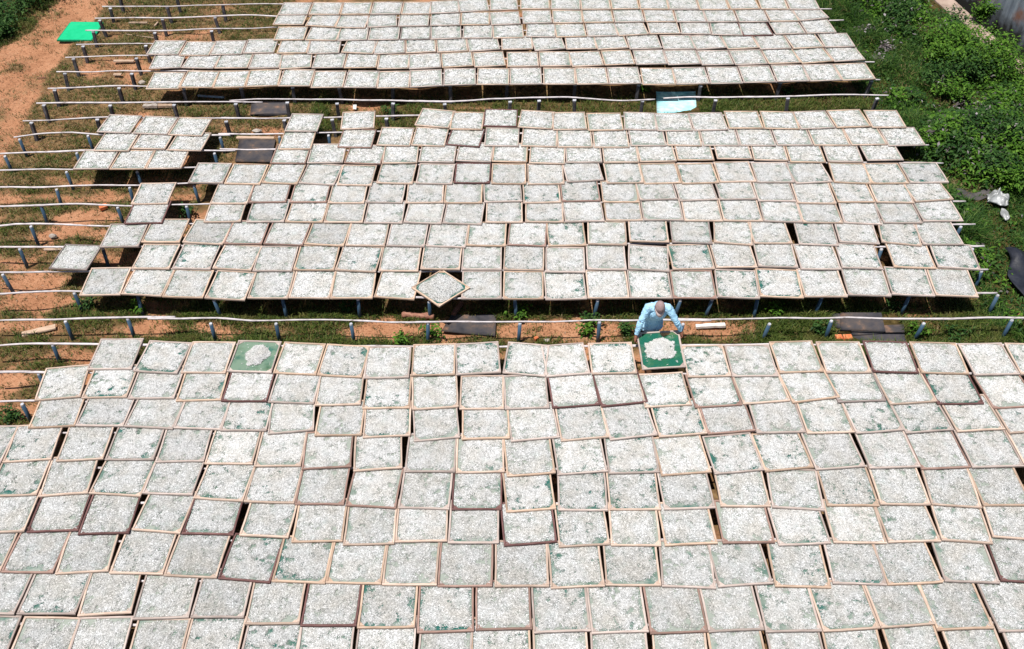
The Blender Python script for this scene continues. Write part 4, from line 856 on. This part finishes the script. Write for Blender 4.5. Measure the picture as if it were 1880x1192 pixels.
tag(o, 'crumpled translucent plastic bag in the grass right of the middle rack', 'bag')
lump('plastic_scrap', (10.5, 16.27, .08), (.08, .16, .05), PLASTIC, 'narrow grey plastic scrap just below the crumpled plastic bag', 'scrap', 8, .4, 3)
lump('stone', (-9.72, 15.73, .03), (.09, .06, .05), STONE, 'pale grey stone left of the middle rack', 'stone', 9)
lump('stone', (-6.16, 19.66, .03), (.12, .08, .05), STONE, 'flat pale stone behind the soil-stained mat', 'stone', 10)
lump('stone', (-9.55, 21.9, .04), (.10, .07, .05), STONE, 'beige stone beside the left end of the far rack', 'stone', 11)
lump('stone', (.62, 12.60, .02), (.07, .05, .04), STONE, 'grey pebble next to the broken orange brick', 'stone', 12)
slab('paper', [(-3.993, 20.790), (-3.901, 20.789), (-3.888, 20.576), (-3.970, 20.598)], .05, .004, PAPER, 'small white paper scrap in the aisle behind middle rack', 'paper', wav=.008)
tp = field(31, 20, 3, 11); k = 22; u = np.linspace(0, 1, k); U, Vv = np.meshgrid(u, u)
cx_ = 10.40 + (U - .5) * (.95 + .2 * np.sin(Vv * 5)) + .05 * np.sin(9 * Vv); cy_ = 14.25 + (Vv - .5) * (1.5 + .25 * np.sin(U * 4 + 1)) - .15 * U
I = np.arange(k * k).reshape(k, k); q = np.stack([I[:-1, :-1], I[:-1, 1:], I[1:, 1:], I[1:, :-1]], -1).reshape(-1, 4)
o = link('tarp', tri_mesh('tarp', np.stack([cx_, cy_, .10 + .045 * tp(U * 1.4, Vv * 1.8)], -1), np.concatenate([q[:, [0, 1, 2]], q[:, [0, 2, 3]]]), [TARP], smooth=False)); o.modifiers.new('t', 'SOLIDIFY').thickness = .006
tag(o, 'crumpled black plastic tarp in grass at the right edge', 'tarp')
U2, V2_ = U, Vv
o = link('plastic_sheet', tri_mesh('grey_sheet', np.stack([9.7 + U * .75, 16.80 + Vv * .30 + .04 * np.sin(U * 9), .12 + .03 * tp(U * 1.1 + 4, Vv)], -1), np.concatenate([q[:, [0, 1, 2]], q[:, [0, 2, 3]]]), [simple('dirty_grey_sheet', [(.05, .045, .045), (.11, .10, .10)], 5, .7)])); o.modifiers.new('t', 'SOLIDIFY').thickness = .006
tag(o, 'dirty dark grey plastic sheet left of the crumpled bag', 'sheet')

# ================================================================ grass and weeds
def grass_mat(name, stops, dryc, dry_at):
    m, n, b = mat(name); g = nd(n, 'ShaderNodeNewGeometry'); tc = nd(n, 'ShaderNodeTexCoord')
    c = ramp(n, stops, g.outputs['Random Per Island']); f = noise(n, tc.outputs['Object'], 1.3, 4, .6)
    c = mixc(n, ramp(n, [(dry_at, (0, 0, 0)), (dry_at + .16, (1, 1, 1))], f), c, dryc)
    n.links.new(c, b.inputs['Base Color']); b.inputs['Roughness'].default_value = .6; b.inputs['Specular IOR Level'].default_value = .2
    tl = nd(n, 'ShaderNodeBsdfTranslucent'); n.links.new(c, tl.inputs[0]); mx = nd(n, 'ShaderNodeMixShader'); mx.inputs[0].default_value = .25
    n.links.new(b.outputs[0], mx.inputs[1]); n.links.new(tl.outputs[0], mx.inputs[2]); n.links.new(mx.outputs[0], n.nodes['Material Output'].inputs[0])
    return m
G_GREEN = grass_mat('green_grass', [(0, (.028, .052, .010)), (.5, (.065, .105, .018)), (.85, (.12, .16, .03)), (1, (.20, .21, .06))], (.16, .14, .045), .58)
G_DRY = grass_mat('dry_grass', [(0, (.08, .062, .024)), (.4, (.16, .125, .05)), (.8, (.26, .20, .09)), (1, (.36, .29, .15))], (.14, .135, .045), .55)
G_LUSH = grass_mat('lush_grass', [(0, (.012, .040, .007)), (.5, (.032, .088, .013)), (.85, (.070, .150, .022)), (1, (.15, .22, .05))], (.085, .105, .03), .60)

def blades(x, y, h, wd, r, lean=.55, z0=None):
    n_ = len(x); a = r.uniform(0, 2 * np.pi, n_); le = np.abs(r.normal(lean, .3, n_)) * h; b_ = a + np.pi / 2 + r.normal(0, .4, n_)
    dx, dy = np.cos(a), np.sin(a); sx, sy = np.cos(b_) * wd / 2, np.sin(b_) * wd / 2; z = ground_z(x, y) if z0 is None else z0
    V = np.stack([np.stack([x - sx, y - sy, z], -1), np.stack([x + sx, y + sy, z], -1),
                  np.stack([x + dx * le * .4 - sx * .9, y + dy * le * .4 - sy * .9, z + h * .62], -1), np.stack([x + dx * le * .4 + sx * .9, y + dy * le * .4 + sy * .9, z + h * .62], -1),
                  np.stack([x + dx * le, y + dy * le, z + h * (1 - .25 * (le / h))], -1)], 1)
    i0 = np.arange(n_)[:, None, None] * 5
    return V.reshape(-1, 3), (i0 + np.array([[0, 1, 3], [0, 3, 2], [2, 3, 4]])[None]).reshape(-1, 3)

r = np.random.default_rng(21)
def scatter(n_, x0, x1, y0, y1, power=1.6):
    x = r.uniform(x0, x1, n_); y = r.uniform(y0, y1, n_); c, l = cover(x, y)
    ok = r.random(n_) < c ** power
    ok &= ~((side(x, y) > -1.0 + .15 * n3(x, y)) & (side(x, y) < 1.2))
    return x[ok], y[ok], c[ok], l[ok]
# mats and sheets keep the grass down
FLATS = [(-6.55, -5.5, 20.33, 21.0), (-6.52, -5.6, 18.35, 19.42), (-1.35, -.36, 12.72, 13.3), (6.05, 7.36, 12.5, 13.3), (3.5, 4.57, 20.32, 21.38), (-12.5, -11.5, 24.1, 25.17), (2.2, 2.75, 12.1, 12.5)]
def clear(x, y):
    k = np.ones(len(x), bool)
    for a, b_, c, d in FLATS: k &= ~((x > a) & (x < b_) & (y > c) & (y < d))
    return k
def tufted(n_, x0, x1, y0, y1, per=7, spread=.05):
    k_ = n_ // per; cx = r.uniform(x0, x1, k_); cy = r.uniform(y0, y1, k_); c, l = cover(cx, cy)
    ok = r.random(k_) < np.clip(np.maximum(c, np.where(cx > -11.6, .14, .08)), 0, 1) ** 1.2; cx, cy, c, l = cx[ok], cy[ok], c[ok], l[ok]; m_ = len(cx)
    sp = spread * r.uniform(.4, 1.5, m_)
    x = (cx[:, None] + r.normal(0, 1, (m_, per)) * sp[:, None]).ravel(); y = (cy[:, None] + r.normal(0, 1, (m_, per)) * sp[:, None]).ravel()
    th = np.repeat(r.uniform(.6, 1.35, m_), per); tg = np.repeat(r.random(m_), per)
    return x, y, np.repeat(c, per), np.repeat(l, per), th, tg
def offroad(x, y): return ~((side(x, y) > -.72 + .22 * n2(x, y)) & (side(x, y) < 1.3))
P_ = [tufted(*a) for a in ((320000, -15.6, -4.6, 10.4, 27.5), (26000, -7, 4.6, 19.3, 21.5), (36000, 4.6, 9.4, 19.3, 21.5), (60000, -7, 4.6, 11.9, 14.0), (50000, 4.6, 10, 11.9, 14.0))]
x, y, c, l, th, tg = (np.concatenate(q_) for q_ in zip(*P_))
ub = under_bed(x, y); deep = ub & ~under_bed(x, y - .75) ; keepg = (~ub | (deep & (r.random(len(x)) < .5))) & clear(x, y) & (l < .95) & ~((x < -10.9) & (x > -12.7) & (r.random(len(x)) < .35))
x, y, c, l, th, tg = (q_[keepg] for q_ in (x, y, c, l, th, tg))
h = r.uniform(.035, .08, len(x)) * (.75 + 1.5 * l * c) * th; V, T = blades(x, y, h, r.uniform(.008, .016, len(x)), r, .8)
green = tg < np.clip(.04 + .95 * l + .6 * (c - .6), .05, .96)
tag(link('grass', tri_mesh('grass', V, T, [G_GREEN, G_DRY], np.repeat(np.where(green, 0, 1), 3))), 'short patchy grass and dry litter between the racks', 'grass', kind='stuff')
x, y, c, l, th, tg = tufted(300000, 8.7, 15.2, 11.6, 28.5, 8, .07)
ok = (l > .9) & offroad(x, y); x, y, c, th, tg = x[ok], y[ok], c[ok], th[ok], tg[ok]
tall = .75 + .28 * n1(x, y) + .25 * n2(x, y)
h = r.uniform(.08, .30, len(x)) * np.clip(tall, .3, 1.8) * th; V, T = blades(x, y, h, r.uniform(.010, .020, len(x)), r, .9)
dryp = np.clip(.05 + .30 * (n2(x * .8 + 3, y * .8) - .9), .04, .6)
tag(link('tall_grass', tri_mesh('tall_grass', V, T, [G_LUSH, G_DRY], np.repeat((tg < dryp).astype(int), 3))), 'lush tall grass covering the ground right of the racks', 'grass', kind='stuff')

LEAF = grass_mat('broad_green_leaf', [(0, (.03, .085, .008)), (.5, (.065, .16, .014)), (1, (.13, .25, .03))], (.10, .20, .025), .6)
LEAF2 = grass_mat('dark_green_leaf', [(0, (.014, .045, .010)), (.5, (.03, .085, .016)), (1, (.07, .14, .03))], (.05, .10, .02), .6)
DEAD = grass_mat('dead_grey_leaf', [(0, (.06, .05, .05)), (.5, (.16, .135, .135)), (.9, (.30, .27, .28)), (1, (.45, .42, .43))], (.13, .10, .085), .6)
STEM = simple('green_brown_stem', [(.06, .05, .02), (.12, .10, .05)], 10, .8)
def plant(name, x, y, rad, ht, nleaf, ls, material, label, cat, group, seed, stems=7):
    r = np.random.default_rng(seed); e = empty(name, (x, y, float(ground_z(x, y)))); VS, TS, o = [], [], 0; tips = []
    for i in range(stems):
        a = r.uniform(0, 2 * np.pi); t = np.linspace(0, 1, 5)[:, None]; rr_ = rad * r.uniform(.3, .95); hh = ht * r.uniform(.55, 1.0)
        P = np.concatenate([np.cos(a) * rr_ * t ** 1.3, np.sin(a) * rr_ * t ** 1.3, hh * t ** .8], 1); V, T = tube(P, np.linspace(.006, .002, 5), 5); VS.append(V); TS.append(T + o); o += len(V); tips.append(P)
    link('stem', tri_mesh('stem', np.concatenate(VS), np.concatenate(TS), [STEM]), e)['kind'] = 'stuff'
    tips = np.array(tips); s = r.integers(0, stems, nleaf); t = r.uniform(.25, 1, nleaf) ** .8 * 3.999; i0 = t.astype(int); fr = (t - i0)[:, None]
    P = tips[s, i0] * (1 - fr) + tips[s, i0 + 1] * fr + r.normal(0, rad * .16, (nleaf, 3)); P[:, 2] = np.maximum(P[:, 2], .02)
    a = r.uniform(0, 2 * np.pi, nleaf); ln = ls * r.uniform(.6, 1.25, nleaf); wd = ln * r.uniform(.45, .75, nleaf); dr = r.normal(.15, .35, nleaf)
    d = np.stack([np.cos(a), np.sin(a), np.zeros(nleaf)], -1); sdv = np.stack([-np.sin(a), np.cos(a), np.zeros(nleaf)], -1); zz = np.array([0, 0, 1.])
    nodes = [(0, 0, 0), (.4, .5, .12), (.4, 0, .0), (.4, -.5, .12), (1, 0, -.1)]
    V = np.stack([P + d * (ln * u_)[:, None] + sdv * (wd * v_)[:, None] + zz * (ln * w_ - ln * u_ * dr)[:, None] for u_, v_, w_ in nodes], 1)
    T = (np.arange(nleaf)[:, None, None] * 5 + np.array([[0, 2, 1], [0, 3, 2], [1, 2, 4], [2, 3, 4]])[None]).reshape(-1, 3)
    link('foliage', tri_mesh('foliage', V.reshape(-1, 3), T, [material]), e)['kind'] = 'stuff'
    tag(e, label, cat, group); return e
x = r.uniform(8.9, 15, 100000); y = r.uniform(11.6, 28, 100000); c, l = cover(x, y); pn = n1(x * 1.3 + 5, y * 1.3) + .7 * n2(x * .7, y * .7 + 2)
ok = (l > .9) & offroad(x, y) & (x > bed_right(y) + .1) & (r.random(len(x)) < np.clip(.46 + .5 * pn, .08, 1)); x, y, pn = x[ok], y[ok], pn[ok]; n_ = len(x)
top_ = np.clip(.28 + .24 * pn, .08, .8); z = top_ * r.uniform(.15, 1.0, n_) ** .6; a = r.uniform(0, 2 * np.pi, n_); ln = r.uniform(.035, .13, n_); wd = ln * r.uniform(.3, .75, n_); dr = r.normal(.2, .4, n_)
dv = np.stack([np.cos(a), np.sin(a), -dr], -1); sv = np.stack([-np.sin(a), np.cos(a), np.zeros(n_)], -1); P0 = np.stack([x, y, z], -1)
V = np.stack([P0 + dv * (ln * u_)[:, None] + sv * (wd * v_)[:, None] + np.array([0, 0, 1.]) * (ln * w_)[:, None] for u_, v_, w_ in ((0, 0, 0), (.45, .5, .1), (.45, -.5, .1), (1, 0, -.1))], 1)
T = (np.arange(n_)[:, None, None] * 4 + np.array([[0, 2, 1], [1, 2, 3]])[None]).reshape(-1, 3); sp_ = np.where(n2(x * 1.7 + 9, y * 1.7) > .35, 0, 1); sp_ = np.where(r.random(n_) < .05, 2, sp_)
tag(link('undergrowth', tri_mesh('undergrowth', V.reshape(-1, 3), T, [LEAF, LEAF2, DEAD], np.repeat(sp_, 2))), 'mixed leafy undergrowth tangled through the grass right of the racks', 'undergrowth', kind='stuff')
# dry stalks, leaf bits and crumbs of soil
x = r.uniform(-15.5, 10, 90000); y = r.uniform(10.4, 27.5, 90000); ok = ~under_bed(x, y - .4) & clear(x, y) & (x < bed_right(y)) & (r.random(len(x)) < np.clip(.45 + .5 * n2(x + 4, y), .05, 1)); x, y = x[ok], y[ok]
V, T = slivers(x, y, ground_z(x, y) + r.uniform(.012, .03, len(x)), r.uniform(.015, .085, len(x)), r.uniform(.004, .014, len(x)), r, True)
LIT = grass_mat('dry_litter', [(0, (.06, .035, .02)), (.4, (.19, .10, .055)), (.75, (.34, .22, .13)), (1, (.55, .44, .33))], (.28, .14, .08), .6)
tag(link('dry_litter', tri_mesh('dry_litter', V, T, [LIT])), 'dry stalks and leaf crumbs strewn over the orange soil', 'litter', kind='stuff')
gB = 'leafy bushes right of the racks'; gD = 'dead weeds right of the racks'; gW = 'small weeds by the racks'
BUSH = [(11.45, 23.45, .55, .5), (12.0, 23.25, .6, .6), (12.3, 22.4, .6, .55), (11.75, 21.85, .6, .5), (11.2, 22.7, .55, .5), (12.75, 22.75, .45, .5), (11.5, 22.2, .5, .5), (10.75, 21.8, .5, .35), (12.95, 24.9, .3, .5), (12.6, 21.6, .6, .5),
        (13.0, 20.9, .5, .5), (11.6, 18.75, .5, .45), (11.6, 18.1, .55, .45), (10.35, 18.95, .35, .35), (11.0, 17.3, .45, .4), (11.9, 19.3, .5, .5), (10.9, 20.9, .45, .35), (12.2, 20.6, .5, .4), (-14.15, 26.2, .7, .5), (-14.45, 25.4, .7, .5), (-14.1, 24.7, .55, .35), (-13.7, 26.9, .6, .4), (-14.6, 24.0, .6, .3)]
where = ['leftmost bright bush below the path', 'bright bush beside the middle of the path', 'bright bush at the lower path edge', 'bright bush above the dead leaves', 'bright bush at left of the bush cluster', 'yellow-green bush against the path', 'bright bush in the centre of the cluster', 'low bright plant right of the far rack corner', 'plant growing in the ditch at the wall foot', 'bush below the path bend', 'bush at right edge below the path',
 'bush at right edge above the grey dead weeds', 'bush at the right edge beside grey dead weeds', 'small leafy plant left of the grey dead weeds', 'bush above the plastic bag', 'topmost bush at right edge beside dead weeds', 'low bush between far and middle rack ends', 'bush near the right edge under the path end',
 'dark bush in top left corner beside the post', 'dark bush at the left edge beside the dirt track', 'low bush at left edge above the track', 'dark bush at the top edge left of the track', 'low bush at far left by track bend']
for i, (bx, by, br_, bh) in enumerate(BUSH):
    plant('bush', bx, by, br_ * 1.25, bh * (1.5 if bx > 0 else 1.1), 900, .085, LEAF if bx > 0 and i % 4 != 3 else LEAF2, 'leafy green ' + where[i] if not where[i].startswith(('bright', 'dark', 'low', 'yellow', 'small')) else 'leafy ' + where[i], 'bush', gB, 300 + i, 12)
DEADS = [(9.98, 23.45, .25, .2), (9.56, 22.9, .3, .15), (10.85, 21.55, .35, .3), (11.14, 20.4, .45, .4), (11.8, 20.0, .5, .45), (12.35, 20.5, .4, .4), (9.65, 24.4, .3, .2), (11.6, 23.85, .12, .3), (10.73, 19.25, .35, .35), (10.95, 18.5, .45, .45), (10.85, 17.85, .4, .4), (11.4, 19.0, .35, .4), (11.75, 19.55, .35, .4), (11.2, 18.2, .3, .4)]
dw = ['pale curled leaf pile in grass right of far rack', 'low twiggy patch right of far rack corner', 'dark pile under the bright bushes', 'clump below the bright bushes', 'clump near right edge below bushes', 'clump at right edge under the path end', 'thin patch in grass right of the far rack back', 'upright stalk in grass left of the bushes', 'leftmost clump of the grey thicket', 'big clump in the middle of the grey thicket', 'lowest clump of the grey thicket above the bag', 'clump inside the grey thicket, upper middle', 'upper right clump of the grey thicket', 'right clump of the grey thicket']
for i, (bx, by, br_, bh) in enumerate(DEADS): plant('dead_weed', bx, by, br_, bh, 150, .085, DEAD, 'dead grey ' + dw[i], 'weed', gD, 400 + i, 12)
WEEDS = [(-2.14, 12.56, 'green weed beside the orange soil, under the aisle pole'), (1.46, 13.15, 'green weed in shade between soil patch and worker'), (2.60, 13.5, 'weed just behind the worker'), (5.02, 13.29, 'tall weed at the middle rack front, right of worker'), (2.05, 12.85, 'weed left of the worker'), (-3.2, 13.45, 'weed under the front of middle rack left of the log'), (.1, 13.3, 'weed at left of the bare soil patch'), (7.33, 13.5, 'weed behind the dark mat pile'), (8.3, 12.6, 'weed at right end of the near aisle'), (-1.55, 12.78, 'weed left of the dusty mat'),
         (-8.3, 13.55, 'pale weed at the base of leftmost front post'), (-7.1, 16.45, 'weed right of the isolated tray pair'), (1.34, 12.75, 'weed right of the bare soil patch'), (-3.0, 20.4, 'weed under the aisle pole behind middle rack'), (6.85, 21.3, 'right weed in shade at far rack front'), (3.26, 21.4, 'weed at left corner of the pale blue sheet'), (8.1, 21.3, 'weed below the far rack corner'), (4.75, 21.3, 'weed right of the pale blue sheet'), (7.6, 12.75, 'weed right of the dark mat pile'), (5.75, 12.8, 'weed left of the dark mat pile'), (-8.7, 10.75, 'green clump at left edge beside near rack'), (-7.3, 13.5, 'weed under the left front of middle rack')]
for i, (bx, by, lab) in enumerate(WEEDS): plant('weed', bx, by, .24, .26, 110, .075, LEAF2 if i % 3 else LEAF, 'leafy ' + lab, 'weed', gW, 600 + i, 7)
for o in COL.objects:
    if o.type == 'EMPTY': o.empty_display_size = .1
